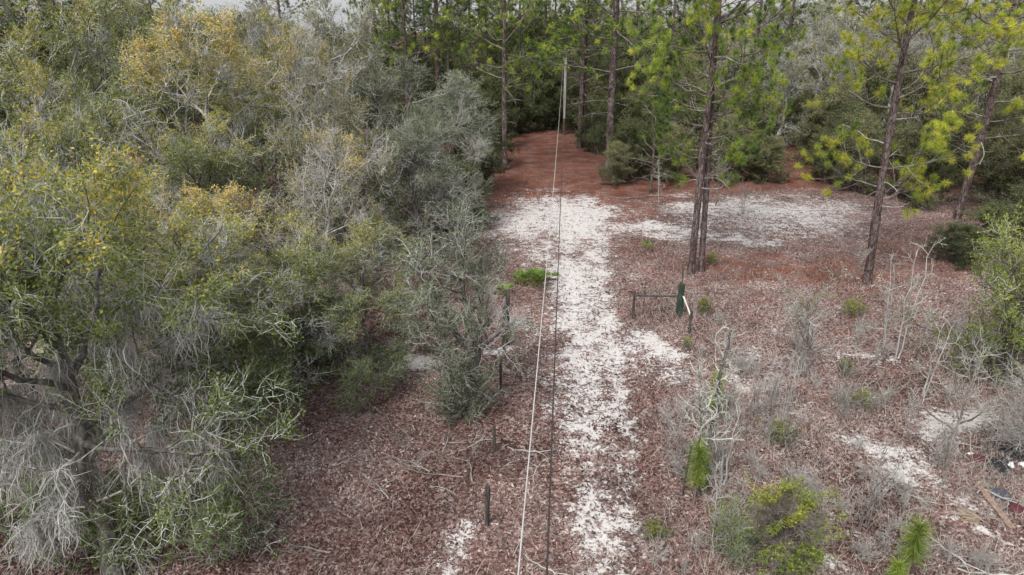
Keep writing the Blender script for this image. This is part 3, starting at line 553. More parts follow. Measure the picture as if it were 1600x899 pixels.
put('oak_tree', 'small olive oak at edge of leaf floor below half bare oak', 'tree', OAK_M, 560, 380, 24, 9, 4.2, 2.7, 1.3)
put('live_oak_tree', 'broad silvery live oak with a pale forked stem showing through', 'tree', LIVE_B, 590, 100, 41, 9, 4.2, 5.2, .6)
put('live_oak_tree', 'dense silver green live oak bulging toward the sandy track', 'tree', LIVE_A, 650, 215, 33, 9, 4.2, 3.9, 2.9)
put('live_oak_tree', 'dome shaped grey live oak beside the red pine straw track', 'tree', LIVE_A, 735, 130, 49, 9, 4.2, 4.9, 5.1)
put('live_oak_tree', 'grey green live oak squeezed between dome shaped oak and silvery oak', 'tree', LIVE_B, 690, 175, 41, 9, 4.2, 3.6, 4.0)
put('oak_tree', 'pale olive oak rising behind the tall orange topped oak', 'tree', OAK_G, 230, 5, 44, 9, 4.2, 5.2, 3.3)
put('oak_tree', 'olive oak behind the bare whitish boughs, against dark pines', 'tree', OAK_G, 420, 60, 44, 9, 4.2, 4.5, 1.0)
put('oak_tree', 'bare grey oak with long crooked white limbs against the sky', 'tree', BARE_H, 505, -15, 52, 10, 4.0, 5.5, 2.0)
put('oak_tree', 'bare grey oak with dense fine twigs behind olive crowns', 'tree', BARE_H, 400, -10, 56, 10, 4.0, 6.0, .2)
x, y = ground_pt(205, 905)
place('oak_tree', 'big oak hung with grey moss curtains over the leaf floor', 'tree', FRONT, x - .3, y, 3.9, (.95, .95, 1))
place('oak_tree', 'oak partly out of frame with yellow leaves beside moss hung oak', 'tree', OAK_M, x - 5.2, y + 5.0, 1.5, (.95, .95, .86))
place('oak_tree', 'yellow green oak directly behind the moss hung oak', 'tree', OAK_G, x - .5, y + 6.0, 4.5, (.95, .95, .74))
put('oak_tree', 'olive oak in the shade between the orange oak and the half bare oak', 'tree', OAK_G, 400, 190, 36, 9, 4.2, 4.2, 2.7)
put('oak_tree', 'dark leaved oak beneath the boughs of the tall orange oak', 'tree', OAK_G, 300, 215, 31, 9, 4.2, 3.6, 5.7)
put('oak_tree', 'olive oak behind the dense silver green live oak', 'tree', OAK_G, 560, 210, 36, 9, 4.2, 3.4, 1.7)
# evergreen wall along the left verge of the track
for i, (px, py, t, hpy, r, pr, lb) in enumerate([
    (748, 362, 44, 265, 1.9, EV_A, 'dark evergreen shrub touching the sand where the track widens'),
    (775, 300, 52, 195, 2.2, EV_A, 'dark evergreen shrub beside the start of the red pine straw'),
    (795, 262, 61, 190, 2.3, EV_C, 'dark evergreen bush bordering the red track below leaning pine'),
    (803, 235, 70, 120, 2.8, EV_C, 'tall dark evergreen standing left of the utility pole gap')]):
    gx, gy = ground_pt(px, py); h = at_plane(px, hpy, gy)[2]
    place('evergreen_shrub', lb, 'shrub', pr, gx - r * .65, gy + .4, i * 1.3, (r / 2.6, r / 2.6, h / 6))

# ------------------------------------------------------------------ pines
x, y = ground_pt(1083, 428)
place('pine_tree', 'straight tall pine with reddish plated bark, left of a close pair', 'tree', PINE_N, x - .12, y, 0, (.9, .9, 1))
place('pine_tree', 'slightly leaning pine of the close pair, crossing behind its straight twin', 'tree', PINE_N, x + .5, y + .35, 2.6, (.78, .78, .97), None, (0, radians(2.2)))
x, y = ground_pt(1355, 443)
place('pine_tree', 'leaning dark barked pine with bright yellow green tufts low on its trunk', 'tree', PINE_R, x, y, 0, (1, 1, 1))
x, y = ground_pt(1494, 342)
place('pine_tree', 'leaning pine with grey trunk at the right edge of the clearing', 'tree', PINE_R, x, y, 2.6, (1.25, 1.25, 1.1))
x, y = ground_pt(905, 232)
place('pine_tree', 'twin stemmed straight pine next to the utility pole', 'tree', PINE_F, x, y, .7, (1.3, 1.3, 1.15))
place('pine_tree', 'rear stem crowding the straight pine next to the utility pole', 'tree', PINE_G, x + .55, y + .5, 2.7, (1.1, 1.1, 1.1))
x, y = ground_pt(951, 270)
place('pine_tree', 'thick dark pine standing where red track meets right hand shrubs', 'tree', PINE_F, x, y, 2.2, (1.75, 1.75, 1.2))
x, y = ground_pt(1016, 303)
place('pine_sapling', 'small scraggly pine with bare white upper twigs and two green tufts', 'tree', PINE_S, x, y, .5, (1.15, 1.15, 1.05))
x, y = ground_pt(800, 285)
place('pine_tree', 'pine with pale lower trunk rising behind the left verge shrubs', 'tree', PINE_F, x - .6, y + 5, 4.0, (1.15, 1.15, 1))
for px, py, k, sd, pr in [(596, 215, 1.1, .3, PINE_G), (641, 235, .9, 1.5, PINE_F), (690, 225, 1.3, 2.2, PINE_G), (706, 205, .8, 3.1, PINE_G), (737, 195, .9, 4.4, PINE_F), (668, 185, .8, .9, PINE_G), (580, 200, .5, 1.9, PINE_G), (618, 205, .55, 3.9, PINE_G), (655, 200, .5, 5.2, PINE_G), (720, 188, .5, .4, PINE_G), (752, 200, .55, 2.3, PINE_G), (785, 188, .5, 4.8, PINE_G), (628, 186, .5, 1.2, PINE_G), (835, 172, .5, .9, PINE_G), (812, 190, .8, 2.0, PINE_G), (762, 180, .9, 3.7, PINE_F),
                          (455, 178, 1.0, 2.5, PINE_G), (300, 172, 1.1, 4.1, PINE_G), (265, 185, 1.0, .6, PINE_F), (170, 180, 1.1, 1.6, PINE_G), (80, 185, 1.1, 3.2, PINE_F), (-10, 182, 1.1, 4.6, PINE_G), (225, 175, 1.0, 3.4, PINE_G), (120, 170, 1., .2, PINE_F), (30, 168, 1.1, 2.8, PINE_G), (-60, 175, 1., 1.8, PINE_F)]:
    x, y = ground_pt(px, py); place('pine_tree', 'tall slender pine in the dark stand behind the oaks left of the pole', 'tree', pr, x, y, sd, (1.15 * k + .15, 1.15 * k + .15, .95 + .15 * k), 'pines behind the left oaks')
for px, py, k, sd, pr in [(850, 178, .9, .5, PINE_F), (865, 165, .9, 1.7, PINE_G), (925, 195, .9, 3.0, PINE_G), (985, 200, 1., 4.2, PINE_F), (1040, 190, 1., 5.1, PINE_F), (1165, 215, 1.0, 3.3, PINE_F), (1215, 195, 1.1, 2.1, PINE_F), (1400, 200, 1.1, 1.3, PINE_F), (1530, 220, 1.1, 5.8, PINE_F), (1590, 200, 1.1, .1, PINE_F), (1660, 215, 1.1, 3.5, PINE_F)]:
    x, y = ground_pt(px, py); place('pine_tree', 'tall pine in the mixed wood behind the clearing right of the pole', 'tree', pr, x, y, sd, (1.1 * k + .15, 1.1 * k + .15, .95 + .15 * k), 'pines behind the right clearing')

# ------------------------------------------------------------------ understory and far woods
def far(pr, name, label, cat, lst, H0, R0, group):
    for px, py, h, r in lst:
        x, y = ground_pt(px, py); place(name, label, cat, pr[rnd.randrange(len(pr))], x, y, rnd.random() * 6.28, (r / R0, r / R0, h / H0), group)
far([EV_B, EV_A, EV_B], 'evergreen_shrub', 'dark green rounded shrub along the clearing edge behind paired pines', 'shrub',
    [(962, 290, 3.0, 1.5), (935, 240, 5, 2.0), (925, 228, 6, 2.2), (1195, 285, 3.2, 1.9), (1290, 285, 3.6, 2.0), (1180, 262, 5.5, 2.6), (1275, 258, 5.5, 2.4), (1325, 275, 5, 2.4), (985, 280, 4.2, 2.2), (1045, 283, 4.0, 2.4), (1135, 285, 4.6, 2.6), (1175, 282, 3.2, 1.9), (965, 262, 5.5, 2.5), (1010, 265, 6.5, 3.0), (1090, 262, 6.5, 3.0), (1150, 258, 6.0, 2.8), (1065, 245, 8, 3.3)], 6, 2.6, 'shrubs edging the right clearing')
far([EV_B, EV_B, EV_A], 'evergreen_tree', 'olive green bushy tree in the wood beyond the right clearing', 'tree',
    [(1215, 225, 7.5, 3.2), (1290, 262, 6, 2.8), (1335, 300, 5, 2.3), (1400, 305, 4.5, 2.4), (1440, 318, 3.5, 2.2), (1560, 325, 5, 2.6), (1345, 250, 8, 3.2), (1420, 255, 8.5, 3.3), (1500, 262, 8.5, 3.4), (1590, 270, 8, 3.4), (1260, 205, 9, 3.5), (1180, 215, 9, 3.6), (1650, 300, 7, 3.2), (1110, 220, 9, 3.6), (1540, 300, 6, 2.6), (1470, 290, 5.5, 2.6), (1610, 340, 4.5, 2.6)], 6, 2.6, 'bushy trees beyond the right clearing')
far([BARE_H, BARE_H, OAK_G], 'hardwood_tree', 'pale leafless hardwood with grey twiggy crown beyond the right clearing', 'tree',
    [(1150, 232, 11, 4.2), (1215, 240, 10.5, 4.2), (1300, 238, 11, 4.4), (1375, 228, 12, 4.6), (1450, 236, 11.5, 4.4), (1510, 240, 11, 4.4), (1600, 245, 11, 4.6), (1120, 215, 12, 4.6), (1265, 222, 12.5, 4.8), (1420, 212, 13, 4.8), (1180, 190, 14, 5.5), (1260, 178, 15, 5.5), (1330, 188, 14, 5.5), (1410, 178, 15, 5.5), (1480, 190, 14.5, 5.5), (1560, 182, 15, 5.5), (1640, 195, 15, 6), (1220, 165, 17, 6), (1370, 160, 18, 6), (1520, 158, 18, 6), (1080, 165, 16, 5.5), (1000, 160, 16, 5.5), (1620, 160, 18, 6), (1300, 150, 19, 6.5), (1450, 148, 19, 6.5), (1580, 232, 11, 4.5), (1540, 215, 12, 4.5), (1250, 215, 10, 4.5)], 10, 4.0, 'grey hardwoods beyond the clearing')
far([EV_A, EV_C], 'evergreen_tree', 'dark evergreen closing off the far end of the track', 'tree',
    [(850, 190, 8, 3.4), (885, 182, 9, 3.6), (925, 205, 8.5, 3.0), (828, 205, 8, 3.2), (960, 225, 8, 3.2), (905, 170, 11, 4.2), (860, 165, 12, 4.2), (820, 172, 12, 4.4), (945, 178, 11, 4.2), (985, 190, 10, 4), (1030, 200, 9.5, 4), (1000, 225, 8, 3.2), (878, 192, 6, 2.6)], 6, 2.6, 'evergreens at the end of the track')
far([EV_A, EV_C, EV_B], 'evergreen_tree', 'dark evergreen under the pine stand behind the left oaks', 'tree',
    [(775, 215, 7, 3.2), (740, 205, 8, 3.4), (700, 200, 8, 3.4), (650, 195, 8.5, 3.6), (600, 190, 8.5, 3.6), (555, 185, 9, 3.8), (500, 180, 9, 3.8), (440, 180, 9, 3.8), (380, 178, 9.5, 4), (300, 175, 10, 4), (220, 178, 10, 4.2), (140, 175, 10, 4.2), (60, 175, 10, 4.2), (-20, 178, 10, 4.2), (780, 170, 11, 4.4), (690, 165, 11, 4.4), (610, 160, 11, 4.6), (530, 158, 11, 4.6), (450, 155, 11, 4.6)], 6, 2.6, 'evergreens under the left pine stand')
far([BARE_H], 'hardwood_tree', 'bare grey hardwood mixed into the pine stand behind left oaks', 'tree',
    [(330, 175, 13, 5.5), (180, 175, 16, 6), (60, 178, 16, 6), (120, 165, 18, 6.5), (0, 168, 18, 6.5), (250, 165, 16.5, 6)], 10, 4.0, 'hardwoods behind the left oaks')
rows = []
for t_, h0 in ((80, 6), (88, 7.5), (97, 9), (107, 10.5)):
    for px in range(-120, 1760, int(2400 / t_ * 1.9)):
        x = (px + rnd.uniform(-12, 12) - 800) / FPX * t_; y = t_ * 1.05 + rnd.uniform(-3, 3)
        r_ = rnd.random()
        side = 'left' if x < 3 else ('end' if x < 12 else 'right')
        lb = {'left': 'dark bushy tree in the shaded floor of the left pine stand', 'end': 'dark bushy tree in the shade past the utility pole', 'right': 'bushy olive tree deep in the mixed wood right of the pole'}[side]
        place('understory_tree', lb, 'tree', [EV_A, EV_C, EV_B, EV_B][int(r_ * (3 if side != 'right' else 4))] if side != 'right' else [EV_B, EV_A, EV_B, EV_C][int(r_ * 4)], x, y, rnd.random() * 6.28, (1.25 * h0 / 7,) * 2 + (h0 * rnd.uniform(.8, 1.15) / 6,), {'left': 'bushy trees in the left pine stand', 'end': 'bushy trees past the utility pole', 'right': 'bushy trees deep in the right wood'}[side])
# the far wood that reads as one mass: ragged belt of leaf masses with depth
rng = np.random.default_rng(99)
n = 1100; ang = rng.uniform(-.85, .85, n); dist = rng.uniform(112, 190, n)
Cx, Cy = np.sin(ang) * dist * 1.0, np.cos(ang) * dist
hh = 9 + 8 * fnoise(ang * 14 + 30, ang * 0 + dist * .02, 5, 3) + 2.5 * rng.random(n)
hh = hh * (1 - .5 * np.exp(-((ang + .25) / .14) ** 4))
per = 40
B = np.repeat(np.stack([Cx, Cy, np.zeros(n)], 1), per, 0); hz = np.repeat(hh, per) * rng.random(n * per) ** .8
Cc = B + np.stack([rng.normal(0, 1.5, n * per), rng.normal(0, 1.5, n * per), hz], 1)
hz_ = 0
V, F = leaf_quads(rng, Cc, .85, .6, .5, .4)
single('distant_woods', mk_mesh('distant_woods', V, F, M['leaf_olive'], {'tone': ('FACE', np.clip(np.repeat(rng.normal(.35, .25, n), per) + rng.normal(0, .15, n * per), 0, 1))}), 'hazy olive mass of distant woods closing the view', 'woods', kind='stuff')

# ------------------------------------------------------------------ small twin oak beside the fence
def twin_oak():
    rng = np.random.default_rng(31); bx, by = ground_pt(738, 652)
    def L(px, py, dy=0): return at_plane(px, py, by + dy) - np.array([bx, by, 0])
    lines = [([L(738, 655), L(738, 600), L(736, 545), L(733, 520)], .17, .12), ([L(734, 545), L(715, 522, .1), L(692, 498, .2), L(664, 440, .5), L(643, 395, .8)], .11, .03),
             ([L(740, 575), L(752, 545, -.1), L(770, 524, -.2), L(797, 508, -.3)], .12, .05), ([L(733, 525), L(726, 470, .3), L(722, 415, .5), L(715, 370, .7)], .09, .02),
             ([L(742, 560), L(752, 490, .6), L(758, 430, 1.0)], .07, .02), ([L(722, 655), L(700, 580, -.3), L(690, 520, -.5), L(668, 480, -.8)], .08, .03)]
    P = []; R = []
    for pts, a, b in lines:
        P.append(path(pts, 9, rng, .02)); R.append(np.linspace(a, b, 9)[None])
    P[0][0, 0, 2] = -.2; P[5][0, 0, 2] = -.2
    P0 = np.concatenate(P); R0 = np.concatenate(R)
    Pu = P0[1:]; Ru = R0[1:]
    P2, R2 = grow(rng, Pu, Ru, 12, .25, 1, (65, 35), lambda u: 1.15 * (1.1 - .4 * u), 5, .3, .22, .03, .009, .3)
    P3, R3 = grow(rng, P2, R2, 7, .15, 1, (62, 35), lambda u: .55 * (1.1 - .4 * u), 3, .2, .25, .013, .006, .35)
    P4, R4 = grow(rng, P3, R3, 6, .12, 1, (60, 30), lambda u: .26 + 0 * u, 2, .1, .25, .007, .0035, .4)
    # suckers round the foot
    Ps, Rs = grow(rng, P0[[0, 5]], R0[[0, 5]], 26, .0, .4, (60, 40), lambda u: 1.1 * (1.1 - .3 * u), 4, .2, .2, .014, .006, .3)
    Ps2, Rs2 = grow(rng, Ps, Rs, 9, .2, 1, (60, 35), lambda u: .35 + 0 * u, 2, .1, .25, .007, .004, .4)
    v = fnoise(P4[:, 1, 0] * .8 + 9, P4[:, 1, 1] * .8 + P4[:, 1, 2] * .8 + 9, 3, 2)
    C = np.concatenate([on_twigs(rng, P4[v > .43], 5, .1, 1.1, .04), on_twigs(rng, Ps2, 12, .1, 1.1, .05)])
    return [('trunk', wood_mesh('trunk', [(P0[:1], R0[:1], 10)], M['oak_bark'])), ('limbs', wood_mesh('limbs', [(P0[1:6], R0[1:6], 8), (P2, R2, 5)], M['oak_bark'])),
            ('twigs', wood_mesh('twigs', [(P3, R3, 3), (P4, R4, 3), (Ps, Rs, 4), (Ps2, Rs2, 3)], M['grey_twig'])), ('crown', crown_mesh(rng, C, .075, M['leaf_greygreen'], 0, 5, -.15, .3, .5))]
x, y = ground_pt(738, 652)
place('oak_tree', 'small gnarled oak with forked dark limbs and leafy skirt beside fence posts', 'tree', twin_oak(), x, y)

# ------------------------------------------------------------------ understory sprays under the oaks
SPRAY = [bare(41 + i, 1.7, 1.2, 3, (8, 6, 5), .02, 'brown_twig', 'grey_twig', .2, (70, 35), .15, (.075, 4, .3), 'leaf_green') for i in range(2)]
for (px, py, k, rz, i, lb) in [(165, 885, 1.0, .9, 0, 'leafy green sapling right in front of the moss hung oak trunk'), (85, 870, 1.2, 2.2, 1, 'leafy sapling with grey stems left of the moss hung oak'), (20, 840, 1.3, 4.2, 0, 'spreading sapling beyond the left flank of the moss hung oak'), (380, 842, 1.0, .3, 0, 'green leafy sapling on the red leaf floor beside the moss hung oak'), (330, 880, .8, 1.9, 1, 'low green sapling at foot of the moss hung oak'), (575, 640, .9, 4, 0, 'green sapling on leaf floor left of the gnarled small oak'),
                               (450, 590, 1.1, 2, 1, 'dark green sapling in shade under drooping olive oak'), (520, 570, 1.2, 5, 0, 'spreading sapling at wood edge behind the pale sand strip'), (620, 600, .8, 1, 1, 'sparse sapling next to the leafy skirt of the gnarled small oak'), (240, 830, .9, 3, 0, 'green shoots ringing the trunk of the moss hung oak'), (330, 640, 1.2, 2.6, 1, 'shaded green sapling behind the trunk of the moss hung oak')]:
    x, y = ground_pt(px, py); place('oak_sapling', lb, 'sapling', SPRAY[i], x, y, rz, (k, k, k))

# ------------------------------------------------------------------ right side: snag, bushes, bare saplings
def snag():
    rng = np.random.default_rng(51)
    P0 = np.concatenate([path([[0, 0, -.15], [.05, 0, 1.5], [.12, .05, 3.2], [.28, .1, 4.9]], 14, rng, .025), path([[-.02, .1, -.1], [-.16, .15, 1.2], [-.2, .2, 2.6], [-.34, .2, 3.7]], 14, rng, .03)])
    P0[:, 0, 2] = -.15
    R0 = np.stack([np.linspace(.09, .03, 14), np.linspace(.055, .02, 14)])
    P1, R1 = grow(rng, P0, R0, 16, .3, 1, (60, 35), lambda u: .65 * (1.1 - .4 * u), 6, .5, .28, .022, .008, .4)
    P2, R2 = grow(rng, P1, R1, 6, .25, 1, (60, 40), lambda u: .3 + 0 * u, 3, .2, .35, .011, .006, .4)
    # crusty lichen tufts
    B = on_twigs(rng, P1, 14, .1, 1, .01); n = len(B)
    Bt = on_twigs(rng, P0, 260, .35, 1, .045); B = np.concatenate([B, Bt]); n = len(B)
    tip = B + norm(rng.normal(0, 1, (n, 3))) * (.03 + .07 * rng.random((n, 1)))
    Pt = np.stack([B, (B + tip) / 2 + rng.normal(0, .01, (n, 3)), tip], 1)
    lich = Acc().add(*tubes(Pt, np.tile(np.array([[.009, .007, .003]]), (n, 1)), 4)).mesh('lichen', M['white_twig'])
    return [('trunk', wood_mesh('trunk', [(P0, R0, 9)], M['oak_bark'])), ('lichen', lich)] + [('limb', wood_mesh('limb', [(P1[q:q + 1], R1[q:q + 1], 6), (P2[q * 6:q * 6 + 6], R2[q * 6:q * 6 + 6], 4)], M['mint_twig'])) for q in range(len(P1))]
x, y = ground_pt(1098, 772)
place('dead_tree', 'dead crooked tree crusted with white lichen between two bottlebrush pine seedlings', 'tree', snag(), x, y, .2)
def seedling(seed, h=1.5, lo=.35, w=.33):
    rng = np.random.default_rng(seed)
    P0 = path([[0, 0, -.08], [.01, .01, h * .5], [.0, .02, h]], 8, rng, .006); P0[0, 0, 2] = -.08
    R0 = np.linspace(.022, .012, 8)[None]
    n = 1000; u = lo + (1 - lo) * rng.random(n) ** .9; f = u * 6.999; i = f.astype(int)
    B = P0[0, i] * (1 - (f - i))[:, None] + P0[0, i + 1] * (f - i)[:, None]
    th = rng.random(n) * 6.28; upw = .15 + .9 * ((u - lo) / (1 - lo)) ** 4 + rng.normal(0, .38, n)
    d = norm(np.stack([np.cos(th), np.sin(th), upw], 1)); L = w * rng.uniform(.55, 1.25, n)
    mid = B + d * (L * .6)[:, None]; tip = mid + norm(d + np.array([0, 0, -.55])) * (L * .45)[:, None]
    s = norm(np.cross(d, rng.normal(0, 1, (n, 3)))) * .0035
    V = np.stack([B - s, B + s, mid + s, tip, mid - s], 1)
    V = np.stack([V[:, 0], V[:, 1], V[:, 2], V[:, 4], V[:, 4], V[:, 2], V[:, 3], V[:, 3]], 1)
    F = np.arange(8 * n).reshape(n, 2, 4)
    F = F.reshape(-1, 4)
    # second face is a degenerate quad: make it a slim quad instead
    V[:, 7] = (V[:, 4] + V[:, 6]) / 2
    tone = np.repeat(np.clip(rng.normal(.5, .2, n), 0, .93), 2)
    return [('trunk', wood_mesh('trunk', [(P0, R0, 6)], M['brown_twig'])), ('needles', mk_mesh('needles', V.reshape(-1, 3), F, M['needle'], {'tone': ('FACE', tone)}))]
SD = [seedling(61, 1.7, .42, .37), seedling(62, 1.6, .40, .37)]
x, y = ground_pt(1084, 790); place('pine_seedling', 'bottlebrush pine seedling at foot of the lichen crusted dead tree', 'seedling', SD[0], x, y, 0, (1, 1, 1.05))
x, y = ground_pt(1113, 668); place('pine_seedling', 'bottlebrush pine seedling just behind the lichen crusted dead tree', 'seedling', SD[1], x, y, 1, (.85, .85, 1.15))
x, y = ground_pt(1416, 905); place('pine_seedling', 'bottlebrush pine seedling alone on open ground below the debris', 'seedling', SD[1], x, y, 2, (1.05, 1.05, .98))
x, y = ground_pt(1395, 925); place('pine_seedling', 'short pine seedling tuft beside the lone bottlebrush seedling', 'seedling', SD[0], x, y, 2, (.7, .7, .5))
BUSH = bare(71, 1.8, 1.25, 5, (9, 8, 7), .025, 'brown_twig', 'brown_twig', .3, (65, 30), .12, (.07, 7, .40), 'leaf_bright')
x, y = ground_pt(1222, 880); place('shrub', 'yellow green leafy bush in the open beside the sandy track', 'shrub', BUSH, x, y, .8, (.95, .95, .85))
x, y = ground_pt(1140, 890); place('shrub', 'thin half bare bush touching the yellow green leafy bush', 'shrub', SPRAY[0], x, y, 2.0, (.6, .6, .75))
EV_Y = evergreen(14, 4, 2.2, 'leaf_bright', (.08, 9), 'grey_twig', (28, 8, 8, 4), tone=(.08, .4, .45), stems=4)
x, y = ground_pt(1560, 600); place('shrub', 'large yellow green shrub at the clearing edge behind bare white saplings', 'shrub', EV_Y, x, y, .3, (1.1, 1.1, 1.2))
x, y = ground_pt(1640, 560); place('shrub', 'olive shrub adjoining the large yellow green shrub', 'shrub', EV_Y, x, y, 2.3, (1.1, 1.1, 1.15))
for (px, py, r, h, lb) in [(1490, 410, 1.7, 1.9, 'low dark juniper like bush at the right end of the clearing'), (1555, 395, 2.2, 2.4, 'wide dark bush merging with low bush at right end of clearing'), (1600, 385, 2.2, 3.2, 'tall dark bush beside the wide dark bush')]:
    x, y = ground_pt(px, py); place('evergreen_shrub', lb, 'shrub', EV_A, x, y, px, (r / 2.6, r / 2.6, h / 6))
BS = [bare(81, 2.6, 1.0, 1, (8, 5, 4), .045, 'brown_twig', 'white_twig', .5, (65, 30), .35, tw=1.1), bare(82, 2.4, .9, 2, (6, 4, 3), .022, 'brown_twig', 'grey_twig', .4, (60, 30), .25, tw=.9),
      bare(83, 2.6, 1.1, 2, (7, 5, 4), .04, 'brown_twig', 'grey_twig', .3, (70, 40), .3, (.055, 3, .56), 'leaf_bright', tw=1.1), bare(84, 1.6, .9, 4, (4, 4, 3), .012, 'brown_twig', 'grey_twig', .2, (65, 35), .2, tw=.8),
      bare(85, 3.2, .6, 2, (8, 4, 3), .028, 'grey_twig', 'white_twig', .3, (75, 40), .2, tw=1.1)]
for (px, py, hpy, i, rz, lb) in [
    (1478, 735, 530, 0, .5, 'bare white limbed sapling standing beside the debris heap'),
    (1258, 588, 450, 2, 1.2, 'crooked bare oak sapling with a few green leaves on its right'),
    (1245, 592, 470, 1, 2.2, 'grey bare sapling tangled with the crooked bare oak sapling'),
    (1330, 445, 380, 1, .1, 'bare twiggy sapling beside base of leaning dark pine'),
    (1400, 560, 370, 4, 1.0, 'slender white lichen sapling right of the leaning dark pine'),
    (1382, 545, 400, 4, 2.9, 'thin white sapling paired with the slender lichen sapling'),
    (1160, 690, 570, 1, .6, 'leafless grey sapling right of the lichen crusted dead tree'),
    (1128, 760, 610, 4, 1.6, 'thin grey stem close beside the lichen crusted dead tree'),
    (1065, 745, 640, 1, 3.6, 'small bare sapling left of the lichen crusted dead tree'),
    (1205, 660, 560, 1, 4.6, 'leafless sapling between dead tree and crooked oak sapling'),
    (1352, 820, 690, 1, 5.6, 'thin bare sapling above the lone bottlebrush seedling'),
    (1230, 700, 640, 3, .9, 'low olive tinged scrub right of the dead tree'),
    (1440, 620, 490, 4, .2, 'bare leaning sapling in front of large yellow green shrub'),
    (1312, 660, 560, 3, 1.9, 'low grey scrub between crooked oak sapling and white limbed sapling'),
    (1030, 320, 250, 4, 3.0, 'slim white sapling at the clearing edge left of paired pines'),
    (1118, 322, 240, 0, 4.0, 'small bare white sapling just right of the paired pines'),
    (1160, 335, 290, 3, 4.0, 'low bare weed on the sandy patch behind paired pines')]:
    x, y = ground_pt(px, py); h = at_plane(px, hpy, y)[2]; H0 = [2.6, 2.4, 2.6, 1.6, 3.2][i]; k = min(1.25, .5 + .5 * h / H0)
    place('bare_sapling', lb, 'sapling', BS[i], x, y, rz, (k, k, h / H0))
rng = np.random.default_rng(77); k = 0
while k < 26:
    px, py = rng.uniform(1050, 1590), rng.uniform(500, 880); x, y = ground_pt(px, py)
    if sand_field(np.array([x]), np.array([y]))[0] > .4 or (px > 1480 and 680 < py < 850): continue
    i = (1, 4, 3, 1)[k % 4]; s = rng.uniform(.45, .85)
    place('bare_sapling', 'thin leafless grey sapling scattered in the brush right of the track', 'sapling', BS[i], x, y, rng.random() * 6.28, (s * .9, s * .9, s), 'thin saplings in the brush'); k += 1
THICK = bare(86, 2.0, 1.9, 6, (10, 8, 6), .02, 'grey_twig', 'white_twig', .1, (75, 45), .1, tw=1.0)
x, y = ground_pt(1612, 720); place('bare_shrub', 'tangled leafless white shrub beside the debris heap', 'shrub', THICK, x, y, .3, (1, 1, .95))
LOWW = [bare(187 + i, .55, .55, 4, (4, 3, 3), .008, 'grey_twig', 'white_twig', .5, (50, 30), .15, tw=.85) for i in range(3)]
LOWG = bare(88, .5, .55, 5, (5, 5, 4), .008, 'brown_twig', 'brown_twig', .1, (65, 35), .1, (.055, 3, .45), 'leaf_bright', tw=.9)
rng = np.random.default_rng(17)
k = 0
while k < 85:
    px, py = rng.uniform(1020, 1600), rng.uniform(505, 900)
    x, y = ground_pt(px, py)
    if sand_field(np.array([x]), np.array([y]))[0] > .35 or (px > 1480 and 680 < py < 850): continue
    place('dry_weed', 'low tangle of grey leafless weed stems on the open ground right of track', 'weed', LOWW[k % 3], x, y, rng.random() * 6.28, (rng.uniform(.6, 1.2),) * 3, 'dry weeds right of the track'); k += 1
for (px, py, s, lb) in [(1215, 690, 1.0, 'low green weed beside scrub right of the dead tree'), (1350, 640, .9, 'green sprig near the crooked oak sapling'), (1320, 585, .8, 'small green sprig right of crooked oak sapling'), (1100, 490, .9, 'olive sprig beside the green corner post'), (1072, 545, .6, 'tiny olive sprig below the broken fence stake'),
                        (1328, 495, 1.1, 'olive sprig with yellowish leaves below the leaning dark pine'), (1113, 412, .8, 'dark green weed right of the paired pines base'), (1020, 840, .7, 'yellowish sprig on the right verge of the sandy track'), (1450, 330, 1.6, 'green weed clump below the leaning grey pine')]:
    x, y = ground_pt(px, py); place('green_weed', lb, 'weed', LOWG, x, y, px, (s, s, s))

# ------------------------------------------------------------------ palmettos
def frond_mesh(name, rng, mat, stem=.5, blade=.45, nl=16, droop=.3, width=.035, spread=2.6):
    a = Acc()
    P = path([[0, 0, 0], [stem * .2, 0, stem * .6], [stem * .5, 0, stem]], 4); a.add(*tubes(P, np.linspace(.010, .006, 4)[None], 4), np.full(12, .8))
    tipb = P[0, -1]; ax = norm(P[0, -1] - P[0, -2])
    for i in range(nl):
        f = (i + .5) / nl - .5; t = f * spread; d = norm(ax * cos(t) + np.array([0, 1, 0]) * sin(t) + rng.normal(0, .06, 3)); L = blade * (1 - .35 * abs(f) * 2) * rng.uniform(.85, 1.1)
        s = norm(np.cross(d, np.array([-ax[2], 0, ax[0]]))) * width / 2
        m = tipb + d * L * .5; e = tipb + d * L + np.array([0, 0, -droop * L * .5])
        a.add([tipb - s * .3, tipb + s * .3, m + s, m - s, m - s, m + s, e + s * .1, e - s * .1], [[0, 1, 2, 3], [4, 5, 6, 7]], np.clip(rng.normal(.5, .2, 2), 0, 1))
    return a.mesh(name, mat)
rng = np.random.default_rng(3)
FR = [frond_mesh('frond', rng, M['palmetto']) for _ in range(3)]
def palmetto(label, px, py, n, k, spread):
    x, y = ground_pt(px, py); root = bpy.data.objects.new('saw_palmetto', None); COL.objects.link(root); root.location = (x, y, float(gz(x, y)) - .02); root.scale = (k, k, k); tag(root, label, 'palmetto')
    for i in range(n):
        o = single('frond', FR[i % 3], loc=(rng.normal(0, spread), rng.normal(0, spread * .35), 0), rot=(rng.normal(0, .15), rng.normal(0, .3), rng.random() * 6.28), sc=(1, 1, rng.uniform(.75, 1.15)), parent=root)
palmetto('bright green saw palmetto clump on the left verge of the sandy track', 836, 446, 46, .95, .42)
palmetto('small saw palmetto behind the weathered fence post pair', 782, 462, 12, .9, .15)
palmetto('tiny yellow green palmetto shoot on brown ground left of paired pines', 1010, 391, 7, .7, .05)
palmetto('small palmetto at the foot of the left verge evergreens', 760, 345, 10, .8, .3)

